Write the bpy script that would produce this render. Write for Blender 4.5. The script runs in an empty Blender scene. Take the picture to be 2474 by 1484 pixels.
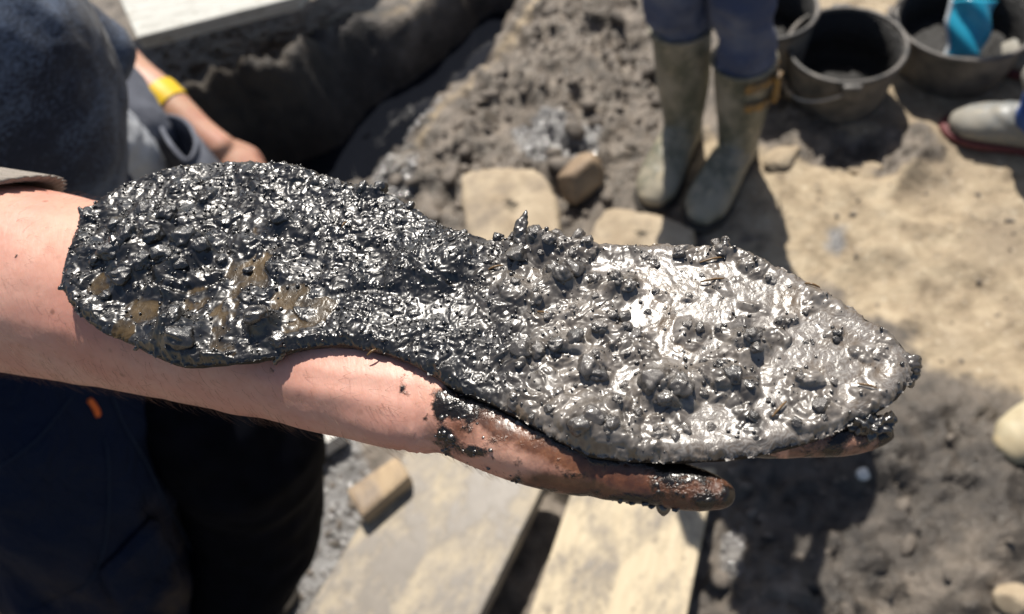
import bpy, bmesh, math, random
import numpy as np
from mathutils import Vector, Matrix

random.seed(7)
SC = bpy.context.scene
COL = SC.collection

# ------------------------------------------------------------------ camera
W, H = 2474.0, 1484.0
PITCH, ROLL, HFOV = math.radians(55), math.radians(14), math.radians(62)
CAM = np.array([0.0, 0.0, 1.65])
FPX = W / 2 / math.tan(HFOV / 2)
FW = np.array([0, math.cos(PITCH), -math.sin(PITCH)])
RT = np.array([1.0, 0, 0])
DN = np.array([0, -math.sin(PITCH), -math.cos(PITCH)])
cr, sr = math.cos(ROLL), math.sin(ROLL)
CX = RT * cr + DN * sr          # picture right
CY = -(-RT * sr + DN * cr)      # picture up
cd = bpy.data.cameras.new('camera')
cam = bpy.data.objects.new('camera', cd)
COL.objects.link(cam)
M = Matrix.Identity(4)
for i in range(3):
    M[i][0], M[i][1], M[i][2], M[i][3] = CX[i], CY[i], -FW[i], CAM[i]
cam.matrix_world = M
cd.sensor_width = 36
cd.lens = 18 / math.tan(HFOV / 2)
cd.clip_start, cd.clip_end = 0.02, 400
cd.dof.use_dof = True
cd.dof.focus_distance = 0.30
cd.dof.aperture_fstop = 11
cd.dof.aperture_blades = 0
SC.camera = cam

# ------------------------------------------------------------------ light
SUN_AZ, SUN_EL = math.radians(7), math.radians(57)      # azimuth clockwise from +Y
sv = Vector((math.sin(SUN_AZ) * math.cos(SUN_EL), math.cos(SUN_AZ) * math.cos(SUN_EL), math.sin(SUN_EL)))
world = bpy.data.worlds.new('World')
SC.world = world
world.use_nodes = True
wn = world.node_tree
bg = wn.nodes['Background']
sky = wn.nodes.new('ShaderNodeTexSky')
sky.sky_type = 'NISHITA'
sky.sun_disc = False
sky.sun_elevation = SUN_EL
sky.sun_rotation = SUN_AZ
sky.dust_density = 1.5
wn.links.new(sky.outputs[0], bg.inputs[0])
bg.inputs[1].default_value = 0.068
sd_ = bpy.data.lights.new('sun', 'SUN')
sd_.energy = 5.0
sd_.angle = math.radians(0.5)
sd_.color = (1.0, 0.94, 0.85)
sun = bpy.data.objects.new('sun', sd_)
sun.rotation_euler = (-sv).to_track_quat('-Z', 'Y').to_euler()
sun.location = (0, 3, 6)
COL.objects.link(sun)
SC.view_settings.view_transform = 'Standard'
SC.view_settings.look = 'None'
SC.view_settings.exposure = 0.45
SC.view_settings.gamma = 1
SC.view_settings.use_curve_mapping = False
SC.cycles.use_denoising = True
SC.cycles.max_bounces = 6

# ------------------------------------------------------------------ numbers
def ray(px, py):
    dx, dy = px - W / 2, py - H / 2
    d = dx * sr + dy * cr
    r = dx * cr - dy * sr
    return FW + RT * (r / FPX) + DN * (d / FPX)

def at_z(px, py, z):
    d = ray(px, py)
    return CAM + d * ((z - CAM[2]) / d[2])

def at_d(px, py, dist):
    return CAM + ray(px, py) * dist

def project(P):
    q = P - CAM
    a = q @ FW; r = (q @ RT) / a * FPX; d = (q @ DN) / a * FPX
    return W / 2 + r * cr + d * sr, H / 2 - r * sr + d * cr

def _hash(ix, iy, iz, seed):
    n = (ix.astype(np.int64) * 374761393 + iy.astype(np.int64) * 668265263 + iz.astype(np.int64) * 1442695041 + seed * 974634777) & 0xffffffff
    n = ((n ^ (n >> 13)) * 1274126177) & 0xffffffff
    n = ((n ^ (n >> 15)) * 2246822519) & 0xffffffff
    n = n ^ (n >> 16)
    return n.astype(np.float64) / 4294967295.0

def noise2(x, y, seed=0):
    """gradient noise, about -1..1"""
    x0, y0 = np.floor(x), np.floor(y)
    fx, fy = x - x0, y - y0
    u = fx * fx * fx * (fx * (fx * 6 - 15) + 10); v = fy * fy * fy * (fy * (fy * 6 - 15) + 10)
    z = np.zeros_like(x0)
    def g(i, j):
        a = _hash(x0 + i, y0 + j, z, seed) * 2 * math.pi
        return np.cos(a) * (fx - i) + np.sin(a) * (fy - j)
    n = (g(0, 0) * (1 - u) + g(1, 0) * u) * (1 - v) + (g(0, 1) * (1 - u) + g(1, 1) * u) * v
    return n * 1.5

def noise3(p, seed=0):
    x, y, z = p[:, 0], p[:, 1], p[:, 2]
    x0, y0, z0 = np.floor(x), np.floor(y), np.floor(z)
    s = lambda t: t * t * (3 - 2 * t)
    u, v, w = s(x - x0), s(y - y0), s(z - z0)
    out = 0
    for i in (0, 1):
        for j in (0, 1):
            for k in (0, 1):
                out = out + _hash(x0 + i, y0 + j, z0 + k, seed) * (u if i else 1 - u) * (v if j else 1 - v) * (w if k else 1 - w)
    return out * 2 - 1

def fbm2(x, y, oct=4, seed=0, gain=0.5, lac=2.03):
    a, t, f = 1.0, 0.0, 1.0
    for o in range(oct):
        t = t + a * noise2(x * f + 17.3 * o, y * f - 9.1 * o, seed + o)
        a *= gain; f *= lac
    return t

def fbm3(p, oct=3, seed=0, gain=0.5):
    a, t, f = 1.0, 0.0, 1.0
    for o in range(oct):
        t = t + a * noise3(p * f + 11.7 * o, seed + o); a *= gain; f *= 2.03
    return t

def worley2(x, y, seed=0):
    x0, y0 = np.floor(x), np.floor(y)
    best = np.full(x.shape, 9.0); second = np.full(x.shape, 9.0); cid = np.zeros(x.shape)
    for i in (-1, 0, 1):
        for j in (-1, 0, 1):
            cx, cy = x0 + i, y0 + j
            z = np.zeros_like(cx)
            hx, hy = _hash(cx, cy, z, seed), _hash(cx, cy, z, seed + 91)
            d = np.hypot(cx + hx - x, cy + hy - y)
            c = _hash(cx, cy, z, seed + 7)
            m = d < best
            second = np.where(m, best, np.minimum(second, d))
            cid = np.where(m, c, cid); best = np.where(m, d, best)
    return best, second, cid

def sstep(a, b, x):
    t = np.clip((x - a) / (b - a), 0, 1)
    return t * t * (3 - 2 * t)

def poly_sd(px, py, poly):
    """signed distance, positive inside"""
    poly = np.asarray(poly, float)
    d = np.full(px.shape, 1e9); ins = np.zeros(px.shape, bool)
    n = len(poly)
    for i in range(n):
        ax, ay = poly[i]; bx, by = poly[(i + 1) % n]
        ex, ey = bx - ax, by - ay
        L = ex * ex + ey * ey + 1e-18
        t = np.clip(((px - ax) * ex + (py - ay) * ey) / L, 0, 1)
        d = np.minimum(d, (px - ax - t * ex) ** 2 + (py - ay - t * ey) ** 2)
        c = ((ay > py) != (by > py))
        with np.errstate(divide='ignore', invalid='ignore'):
            xi = ex * (py - ay) / (ey if ey != 0 else 1e-18) + ax
        ins ^= c & (px < xi)
    d = np.sqrt(d)
    return np.where(ins, d, -d)

def catmull(pts, n, closed=False):
    P = np.asarray(pts, float); m = len(P); out = []
    segs = m if closed else m - 1
    for i in range(segs):
        if closed:
            p0, p1, p2, p3 = P[(i - 1) % m], P[i], P[(i + 1) % m], P[(i + 2) % m]
        else:
            p0, p1, p2, p3 = P[max(i - 1, 0)], P[i], P[i + 1], P[min(i + 2, m - 1)]
        for k in range(n):
            t = k / n
            out.append(0.5 * ((2 * p1) + (-p0 + p2) * t + (2 * p0 - 5 * p1 + 4 * p2 - p3) * t * t + (-p0 + 3 * p1 - 3 * p2 + p3) * t ** 3))
    if not closed: out.append(P[-1])
    return np.array(out)

# ------------------------------------------------------------------ meshes
def mesh_np(name, V, F, smooth=True):
    V = np.asarray(V, np.float32)
    me = bpy.data.meshes.new(name)
    if isinstance(F, np.ndarray):
        me.vertices.add(len(V)); me.vertices.foreach_set('co', V.ravel())
        k = F.shape[1]
        me.loops.add(F.size); me.loops.foreach_set('vertex_index', F.ravel().astype(np.int32))
        me.polygons.add(len(F)); me.polygons.foreach_set('loop_start', np.arange(0, F.size, k, dtype=np.int32))
        me.update(calc_edges=True); me.validate()
    else:
        me.from_pydata([tuple(map(float, v)) for v in V], [], F); me.update()
    if smooth: me.polygons.foreach_set('use_smooth', np.ones(len(me.polygons), bool))
    return me

def add(name, me, mat=None, parent=None, **props):
    me.name = name
    o = bpy.data.objects.new(name, me)
    COL.objects.link(o)
    if mat is not None: me.materials.clear(); me.materials.append(mat)
    if parent is not None: o.parent = parent; o.matrix_parent_inverse = Matrix.Translation(parent.location).inverted()
    for k, v in props.items(): o[k] = v
    return o

def thing(name, label, cat, loc=(0, 0, 0), group=None):
    o = bpy.data.objects.new(name, None); COL.objects.link(o)
    o.location = tuple(float(c) for c in loc); o.empty_display_size = 0.1
    o['label'] = label; o['category'] = cat
    if group: o['group'] = group
    return o

def tag(o, label, cat, group=None):
    o['label'] = label; o['category'] = cat
    if group: o['group'] = group
    return o

def attr(me, name, arr):
    a = me.attributes.new(name, 'FLOAT', 'POINT'); a.data.foreach_set('value', np.asarray(arr, np.float32))

def verts(me):
    a = np.empty(len(me.vertices) * 3, np.float32); me.vertices.foreach_get('co', a); return a.reshape(-1, 3).astype(float)

def normals(me):
    a = np.empty(len(me.vertices) * 3, np.float32); me.vertices.foreach_get('normal', a); return a.reshape(-1, 3).astype(float)

def set_verts(me, V):
    me.vertices.foreach_set('co', np.asarray(V, np.float32).ravel()); me.update()

def join(parts):
    V, F, off = [], [], 0
    for v, f in parts:
        V.append(np.asarray(v, float)); F += [tuple(i + off for i in q) for q in f]; off += len(v)
    return np.vstack(V), F

def loft(C, ra, rb=None, ref=(0, 0, 1), n=16, sub=4, caps=True, round_ends=True, close=True):
    """tube along centres C; ra = half size sideways, rb = half size along ref"""
    C = np.asarray(C, float); ra = np.asarray(ra, float); rb = ra.copy() if rb is None else np.asarray(rb, float)
    A = np.hstack([C, ra[:, None], rb[:, None]])
    if sub > 1: A = catmull(A, sub)
    C, ra, rb = A[:, :3], np.maximum(A[:, 3], 1e-4), np.maximum(A[:, 4], 1e-4)
    T = np.gradient(C, axis=0); T /= np.linalg.norm(T, axis=1)[:, None] + 1e-12
    if round_ends:
        def capr(c, t, a, b, sgn):
            o = []
            for ang in (0.35, 0.75, 1.1, 1.4):
                r = min(a, b)
                o.append(np.r_[c + sgn * t * r * math.sin(ang) * 0.8, a * math.cos(ang), b * math.cos(ang), t])
            return o
        s = capr(C[0], T[0], ra[0], rb[0], -1)[::-1]; e = capr(C[-1], T[-1], ra[-1], rb[-1], 1)
        S = np.array(s + [np.r_[c, a, b, t] for c, a, b, t in zip(C, ra, rb, T)] + e)
        C, ra, rb, T = S[:, :3], S[:, 3], S[:, 4], S[:, 5:8]
    ref = np.asarray(ref, float)
    V = []
    th = np.linspace(0, 2 * math.pi, n, endpoint=False)
    for c, a, b, t in zip(C, ra, rb, T):
        s = np.cross(t, ref); s /= np.linalg.norm(s) + 1e-9
        w = np.cross(s, t)
        V.append(c + np.cos(th)[:, None] * a * s + np.sin(th)[:, None] * b * w)
    m = len(C); V = np.vstack(V)
    F = []
    for i in range(m - 1):
        for j in range(n):
            k = (j + 1) % n
            F.append((i * n + j, i * n + k, (i + 1) * n + k, (i + 1) * n + j))
    if caps:
        F.append(tuple(range(n))[::-1]); F.append(tuple((m - 1) * n + j for j in range(n)))
    return V, F

def box(c, sx, sy, sz, rotz=0, bev=0.0):
    bm = bmesh.new(); bmesh.ops.create_cube(bm, size=1)
    bmesh.ops.scale(bm, vec=(sx, sy, sz), verts=bm.verts)
    if bev: bmesh.ops.bevel(bm, geom=bm.edges[:], offset=bev, segments=2, affect='EDGES', profile=0.6)
    bmesh.ops.rotate(bm, cent=(0, 0, 0), matrix=Matrix.Rotation(rotz, 3, 'Z'), verts=bm.verts)
    bmesh.ops.translate(bm, vec=tuple(c), verts=bm.verts)
    bm.verts.index_update()
    V = np.array([v.co[:] for v in bm.verts]); F = [tuple(v.index for v in f.verts) for f in bm.faces]
    bm.free(); return V, F

def fuse(parts, voxel, smooth=6, fac=0.5):
    V, F = join(parts)
    me = mesh_np('tmp', V, F)
    o = bpy.data.objects.new('tmp', me); COL.objects.link(o)
    r = o.modifiers.new('r', 'REMESH'); r.mode = 'VOXEL'; r.voxel_size = voxel
    s = o.modifiers.new('s', 'SMOOTH'); s.iterations = smooth; s.factor = fac
    dg = bpy.context.evaluated_depsgraph_get(); dg.update()
    out = bpy.data.meshes.new_from_object(o.evaluated_get(dg))
    bpy.data.objects.remove(o); bpy.data.meshes.remove(me)
    out.polygons.foreach_set('use_smooth', np.ones(len(out.polygons), bool))
    return out

def displace(me, amp, scale, seed=0, oct=3, stretch=(1, 1, 1)):
    V, N = verts(me), normals(me)
    set_verts(me, V + N * (fbm3(V * scale * np.asarray(stretch), oct, seed) * amp)[:, None]); return me

def subdiv_me(me, levels):
    o = bpy.data.objects.new('tmp', me); COL.objects.link(o)
    s = o.modifiers.new('s', 'SUBSURF'); s.levels = levels; s.render_levels = levels
    dg = bpy.context.evaluated_depsgraph_get(); dg.update()
    out = bpy.data.meshes.new_from_object(o.evaluated_get(dg)); bpy.data.objects.remove(o)
    out.polygons.foreach_set('use_smooth', np.ones(len(out.polygons), bool))
    return out

_ico = {}
def ico(sub):
    if sub not in _ico:
        bm = bmesh.new(); bmesh.ops.create_icosphere(bm, subdivisions=sub, radius=1)
        bm.verts.index_update()
        _ico[sub] = (np.array([v.co[:] for v in bm.verts]), np.array([[v.index for v in f.verts] for f in bm.faces])); bm.free()
    return _ico[sub]

def rock(sub, seed, amp=0.25, scale=1.3, facets=6):
    V, F = ico(sub)
    rng = np.random.RandomState(seed)
    r = 1 + amp * fbm3(V * scale + rng.rand(3) * 50, 3, seed)
    P = V * r[:, None]
    for _ in range(facets):
        d = rng.normal(size=3); d /= np.linalg.norm(d)
        lim = 0.62 + 0.25 * rng.rand(); s = P @ d
        P = P - np.maximum(s - lim, 0)[:, None] * d * 0.85
    return P, F.copy()

# ------------------------------------------------------------------ materials
class NT:
    def __init__(s, name):
        s.m = bpy.data.materials.new(name); s.m.use_nodes = True
        s.t = s.m.node_tree; s.b = s.t.nodes['Principled BSDF']
        s.out = s.t.nodes['Material Output']
        s.tc = None
    def n(s, typ, **kw):
        k = s.t.nodes.new(typ)
        for a, v in kw.items():
            setattr(k, a, v)
        return k
    def l(s, a, b): s.t.links.new(a, b)
    def co(s):
        if s.tc is None: s.tc = s.n('ShaderNodeTexCoord').outputs['Object']
        return s.tc
    def noise(s, scale, detail=4, rough=0.55, stretch=None, dist=0.0):
        k = s.n('ShaderNodeTexNoise'); k.inputs['Scale'].default_value = scale
        k.inputs['Detail'].default_value = detail; k.inputs['Roughness'].default_value = rough
        k.inputs['Distortion'].default_value = dist
        if stretch is not None:
            mp = s.n('ShaderNodeMapping'); mp.inputs['Scale'].default_value = stretch
            if len(stretch) == 3: pass
            s.l(s.co(), mp.inputs[0]); s.l(mp.outputs[0], k.inputs['Vector'])
        else: s.l(s.co(), k.inputs['Vector'])
        return k.outputs['Fac']
    def ramp(s, fac, stops, interp='LINEAR'):
        k = s.n('ShaderNodeValToRGB'); cr_ = k.color_ramp; cr_.interpolation = interp
        while len(cr_.elements) < len(stops): cr_.elements.new(0.5)
        for e, (p, c) in zip(cr_.elements, stops):
            e.position = p; e.color = (*c, 1) if not isinstance(c, (int, float)) else (c, c, c, 1)
        s.l(fac, k.inputs[0]); return k.outputs[0]
    def mix(s, fac, a, b, mode='MIX'):
        k = s.n('ShaderNodeMix', data_type='RGBA', blend_type=mode)
        for i, v in ((0, fac), (6, a), (7, b)):
            if isinstance(v, (int, float)): k.inputs[i].default_value = v if i == 0 else (v, v, v, 1)
            elif isinstance(v, tuple): k.inputs[i].default_value = (*v, 1)
            else: s.l(v, k.inputs[i])
        return k.outputs[2]
    def math(s, op, a, b=0.0, clamp=False):
        k = s.n('ShaderNodeMath', operation=op); k.use_clamp = clamp
        for i, v in enumerate((a, b)):
            if isinstance(v, (int, float)): k.inputs[i].default_value = v
            else: s.l(v, k.inputs[i])
        return k.outputs[0]
    def attr(s, name): 
        k = s.n('ShaderNodeAttribute', attribute_name=name); return k.outputs['Fac']
    def bump(s, h, strength=0.3, dist=0.001, prev=None):
        k = s.n('ShaderNodeBump'); k.inputs['Strength'].default_value = strength; k.inputs['Distance'].default_value = dist
        s.l(h, k.inputs['Height'])
        if prev is not None: s.l(prev, k.inputs['Normal'])
        return k.outputs[0]
    def fin(s, color=None, rough=None, normal=None, **kw):
        b = s.b
        for nm, v in (('Base Color', color), ('Roughness', rough)):
            if v is None: continue
            if isinstance(v, tuple): b.inputs[nm].default_value = (*v, 1)
            elif isinstance(v, (int, float)): b.inputs[nm].default_value = v
            else: s.l(v, b.inputs[nm])
        if normal is not None: s.l(normal, b.inputs['Normal'])
        for k, v in kw.items():
            nm = k.replace('_', ' ')
            if nm == 'Specular IOR Level': pass
            if isinstance(v, (int, float)): b.inputs[nm].default_value = v
            elif isinstance(v, tuple): b.inputs[nm].default_value = v if len(v) != 3 or nm == 'Subsurface Radius' else (*v, 1)
            else: s.l(v, b.inputs[nm])
        return s.m

def simple(name, c1, c2, scale, rough=0.7, bscale=None, bstr=0.3, bdist=0.002, stretch=None, lo=0.35, hi=0.65, **kw):
    t = NT(name)
    col = t.ramp(t.noise(scale, 5, 0.6, stretch), [(lo, c1), (hi, c2)])
    nb = t.bump(t.noise(bscale or scale * 6, 4, 0.6, stretch), bstr, bdist)
    return t.fin(col, rough, nb, **kw)

MAT = {}
# mud on the sole: black organic mud, brown seepage, grey silty slurry (all from what the mud is)
t = NT('wet_mud')
film, tint, silt = t.attr('film'), t.attr('tint'), t.attr('silt')
n_f = t.noise(900, 3, 0.6); n_m = t.noise(180, 4, 0.6); n_sw = t.noise(120, 3, 0.6, None, 3.0)
n_p = t.noise(55, 4, 0.6)
black = t.ramp(n_m, [(0.3, (0.004, 0.004, 0.005)), (0.7, (0.016, 0.014, 0.012))])
siltc = t.ramp(n_m, [(0.30, (0.075, 0.060, 0.046)), (0.52, (0.155, 0.134, 0.113)), (0.72, (0.25, 0.225, 0.20))])
base = t.mix(t.math('MULTIPLY', silt, t.ramp(n_p, [(0.30, 0.35), (0.55, 1.0)])), black, siltc)
brown = t.ramp(t.noise(95, 5, 0.65), [(0.33, (0.010, 0.007, 0.004)), (0.50, (0.045, 0.029, 0.011)), (0.68, (0.095, 0.062, 0.026))])
thk = t.math('ADD', t.attr('thick'), t.math('MULTIPLY', t.noise(38, 3, 0.5, None, 1.2), 1.0))
line = t.math('PINGPONG', t.math('MULTIPLY', thk, 2.3), 0.5)
grey = t.ramp(line, [(0.0, (0.23, 0.215, 0.20)), (0.10, (0.185, 0.17, 0.157)), (0.30, (0.155, 0.138, 0.124)), (0.5, (0.115, 0.096, 0.08))])
grey = t.mix(t.ramp(n_p, [(0.50, 0.0), (0.66, 0.85)]), grey, (0.095, 0.064, 0.036))
fcol = t.mix(tint, brown, grey)
col = t.mix(t.ramp(film, [(0.08, 0.0), (0.85, 1.0)]), base, fcol)
rg = t.mix(t.ramp(film, [(0.2, 0.0), (0.7, 1.0)]), t.ramp(n_m, [(0.3, 0.28), (0.7, 0.46)]), 0.27)
inv = t.math('SUBTRACT', 1.0, film, True)
bh = t.bump(t.math('MULTIPLY', n_f, inv), 0.10, 0.0007)
bh = t.bump(t.math('MULTIPLY', t.noise(330, 3, 0.55, None, 1.0), film), 0.30, 0.001, bh)
MAT['mud'] = t.fin(col, rg, bh, IOR=1.45, Specular_IOR_Level=t.ramp(film, [(0.2, 0.9), (0.7, 0.42)]), Coat_Weight=t.ramp(film, [(0.2, 0.42), (0.7, 0.30)]), Coat_Roughness=0.16, Coat_IOR=1.38)

t = NT('clod_mud')
n_m, n_f = t.noise(220, 4, 0.6), t.noise(800, 3, 0.65)
a_silt = t.n('ShaderNodeObjectInfo').outputs['Alpha']
black = t.ramp(n_m, [(0.3, (0.006, 0.006, 0.006)), (0.7, (0.024, 0.020, 0.017))])
siltc = t.ramp(n_m, [(0.32, (0.04, 0.032, 0.025)), (0.5, (0.10, 0.086, 0.072)), (0.68, (0.20, 0.178, 0.158))])
MAT['clod'] = t.fin(t.mix(a_silt, black, siltc), t.ramp(n_m, [(0.3, 0.24), (0.7, 0.36)]), t.bump(n_f, 0.3, 0.0007), IOR=1.45, Specular_IOR_Level=1.0, Coat_Weight=1.0, Coat_Roughness=0.16, Coat_IOR=1.38)

t = NT('wet_leather')
MAT['leather'] = t.fin(t.ramp(t.noise(120, 4), [(0.3, (0.004, 0.0035, 0.003)), (0.7, (0.018, 0.012, 0.008))]), 0.35,
                       t.bump(t.noise(500, 4), 0.8, 0.001))

# skin with mud stains
def skin(name, dirty=True, base=(0.60, 0.345, 0.268)):
    t = NT(name)
    n1 = t.noise(22, 4, 0.6); n2 = t.noise(260, 3, 0.6); n3 = t.noise(9, 2, 0.5)
    c = t.mix(t.ramp(n1, [(0.35, 0.0), (0.66, 1.0)]), base, (base[0] * 0.88, base[1] * 0.70, base[2] * 0.68))
    c = t.mix(t.ramp(n3, [(0.40, 0.0), (0.65, 0.55)]), c, (base[0] * 0.96, base[1] * 1.02, base[2] * 0.86))
    c = t.mix(t.ramp(n2, [(0.45, 0.0), (0.75, 0.45)]), c, (base[0] * 0.78, base[1] * 0.62, base[2] * 0.55))
    fr = t.n('ShaderNodeTexVoronoi'); fr.inputs['Scale'].default_value = 95; t.l(t.co(), fr.inputs['Vector'])
    sp = t.math('MULTIPLY', t.ramp(fr.outputs['Distance'], [(0.06, 0.7), (0.15, 0.0)]), t.ramp(n1, [(0.45, 0.0), (0.6, 1.0)]))
    c = t.mix(sp, c, (0.20, 0.085, 0.05))
    wr = t.noise(420, 3, 0.6, (1.0, 0.35, 0.35))
    bmp = t.bump(wr, 0.35, 0.0006)
    bmp = t.bump(t.noise(70, 3), 0.18, 0.002, bmp)
    rough = 0.52
    if dirty:
        d, smear = t.attr('dirt'), t.attr('smear')
        nd = t.noise(150, 5, 0.65); nd2 = t.noise(60, 5, 0.7)
        stain = t.ramp(t.math('ADD', t.math('MULTIPLY', smear, 1.1), t.math('MULTIPLY', t.math('SUBTRACT', nd2, 0.5), 0.9)), [(0.26, 0.0), (0.62, 0.93)])
        c = t.mix(stain, c, t.ramp(t.math('SUBTRACT', nd, t.math('MULTIPLY', t.math('SUBTRACT', nd2, 0.5), 0.6)), [(0.34, (0.040, 0.013, 0.006)), (0.5, (0.10, 0.036, 0.015)), (0.68, (0.20, 0.082, 0.036))]))
        cake = t.ramp(t.math('ADD', d, t.math('MULTIPLY', t.math('SUBTRACT', nd, 0.5), 1.6)), [(0.42, 0.0), (0.64, 1.0)])
        c = t.mix(cake, c, t.ramp(nd2, [(0.3, (0.006, 0.005, 0.005)), (0.7, (0.022, 0.016, 0.012))]))
        rough = t.mix(cake, t.mix(stain, 0.5, 0.32), 0.24)
        bmp = t.bump(t.math('MULTIPLY', t.math('ADD', cake, t.math('MULTIPLY', t.noise(600, 3), 0.5)), d), 0.7, 0.0012, bmp)
    return t.fin(c, rough, bmp, Subsurface_Weight=0.16, Subsurface_Radius=(0.012, 0.004, 0.002), Subsurface_Scale=0.35)
MAT['skin'] = skin('skin_dirty')
MAT['skin_plain'] = skin('skin_plain', False, (0.50, 0.29, 0.21))
t = NT('body_hair'); MAT['hair'] = t.fin((0.13, 0.065, 0.03), 0.4)
t = NT('head_hair'); MAT['head_hair'] = t.fin(t.ramp(t.noise(80, 4, 0.6, (1, 1, 0.1)), [(0.3, (0.02, 0.012, 0.007)), (0.7, (0.06, 0.035, 0.02))]), 0.5)

# fabrics
def fabric(name, c1, c2, c3, scale=9, fine=900, rough=0.9, sheen=0.3, lo=0.4, hi=0.68):
    t = NT(name)
    wv = t.noise(fine, 3, 0.7, (1.0, 0.6, 1.6))
    cl = t.noise(scale, 5, 0.6, (1, 1, 2.2))
    m = t.ramp(t.math('ADD', cl, t.math('MULTIPLY', t.math('SUBTRACT', wv, 0.5), 0.8)), [(lo, 0.0), (hi, 1.0)])
    c = t.mix(m, t.mix(wv, c1, c2), c3)
    return t.fin(c, rough, t.bump(wv, 0.6, 0.0012), Sheen_Weight=sheen, Sheen_Roughness=0.5)
MAT['fleece'] = fabric('navy_fleece', (0.002, 0.004, 0.012), (0.012, 0.019, 0.040), (0.085, 0.120, 0.190), 6, 260, sheen=0.12, lo=0.44, hi=0.72)
MAT['cuff'] = fabric('taupe_rib', (0.15, 0.13, 0.105), (0.25, 0.22, 0.18), (0.29, 0.25, 0.21), 12, 900)
t = NT('navy_workwear')
wv = t.noise(800, 2, 0.6); gz_ = t.n('ShaderNodeSeparateXYZ'); t.l(t.co(), gz_.inputs[0])
drt = t.math('MULTIPLY', t.ramp(t.math('ADD', gz_.outputs['Z'], t.math('MULTIPLY', t.noise(9, 4), 0.35)), [(0.60, 1.0), (0.92, 0.0)]), t.ramp(t.noise(14, 5, 0.65, (1, 1, .5)), [(0.42, 0.0), (0.66, 1.0)]))
c = t.mix(wv, (0.004, 0.007, 0.019), (0.014, 0.022, 0.046))
c = t.mix(t.ramp(t.noise(160, 3, 0.7), [(0.60, 0.0), (0.72, 0.3)]), c, (0.022, 0.026, 0.036))
MAT['workwear'] = t.fin(t.mix(t.math('MULTIPLY', drt, 0.85), c, (0.085, 0.064, 0.045)), 0.85, t.bump(wv, 0.6, 0.001, t.bump(t.noise(16, 4, 0.6, (1, 1, .45), 1.0), 0.8, 0.03)), Specular_IOR_Level=0.08)
t = NT('navy_shaded'); MAT['navy_shaded'] = t.fin(t.ramp(t.noise(30, 4), [(0.3, (0.0012, 0.0015, 0.0025)), (0.7, (0.0035, 0.004, 0.007))]), 0.9, None, Specular_IOR_Level=0.06)  # trouser navy taken almost to black: deep shadow painted into the far leg
t = NT('orange_cloth'); MAT['orange'] = t.fin((0.75, 0.14, 0.02), 0.7)
t = NT('seam_thread'); MAT['seam'] = t.fin((0.022, 0.031, 0.052), 0.9, None, Specular_IOR_Level=0.05)
MAT['trouser_blue'] = simple('blue_trousers', (0.06, 0.078, 0.145), (0.19, 0.205, 0.255), 9, 0.85, 300, 0.4, 0.001, lo=0.4, hi=0.7)
MAT['trouser_bright'] = simple('bright_blue_trousers', (0.02, 0.06, 0.22), (0.03, 0.09, 0.30), 14, 0.85)
MAT['trouser_grey'] = simple('blue_grey_trousers', (0.06, 0.065, 0.085), (0.13, 0.14, 0.17), 12, 0.85)
MAT['jacket_grey'] = simple('grey_jacket', (0.05, 0.055, 0.06), (0.09, 0.095, 0.10), 10, 0.85)
MAT['jacket_red'] = simple('rust_jacket', (0.16, 0.05, 0.03), (0.22, 0.07, 0.04), 10, 0.85)
MAT['jacket_green'] = simple('green_jacket', (0.03, 0.05, 0.03), (0.05, 0.07, 0.045), 10, 0.85)

# boots
def bootmat(name, clean, dirt, lo=0.42, hi=0.62):
    t = NT(name)
    m = t.ramp(t.noise(14, 5, 0.65, (1, 1, 0.6)), [(lo, 0.0), (hi, 1.0)])
    sp = t.ramp(t.noise(60, 4, 0.6), [(0.56, 0.0), (0.66, 0.8)])
    c = t.mix(m, clean, dirt); c = t.mix(sp, c, (dirt[0] * 1.25, dirt[1] * 1.2, dirt[2] * 1.1))
    return t.fin(c, t.mix(m, 0.42, 0.75), t.bump(t.noise(90, 4), 0.3, 0.002))
MAT['boot_olive'] = bootmat('olive_rubber', (0.13, 0.128, 0.088), (0.34, 0.30, 0.225))
MAT['boot_grey'] = bootmat('grey_rubber', (0.17, 0.18, 0.18), (0.25, 0.235, 0.20))
MAT['boot_tan'] = bootmat('tan_rubber', (0.50, 0.44, 0.30), (0.40, 0.33, 0.21))
t = NT('boot_sole'); MAT['boot_sole'] = t.fin((0.035, 0.03, 0.024), 0.8)
t = NT('red_sole'); MAT['red_sole'] = t.fin((0.12, 0.03, 0.032), 0.7)
t = NT('orange_strap'); MAT['strap'] = t.fin(t.ramp(t.noise(60, 4), [(0.45, (0.13, 0.09, 0.05)), (0.66, (0.45, 0.24, 0.05))]), 0.6)
t = NT('yellow_band'); MAT['yellow'] = t.fin((0.72, 0.47, 0.012), 0.45)

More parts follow.
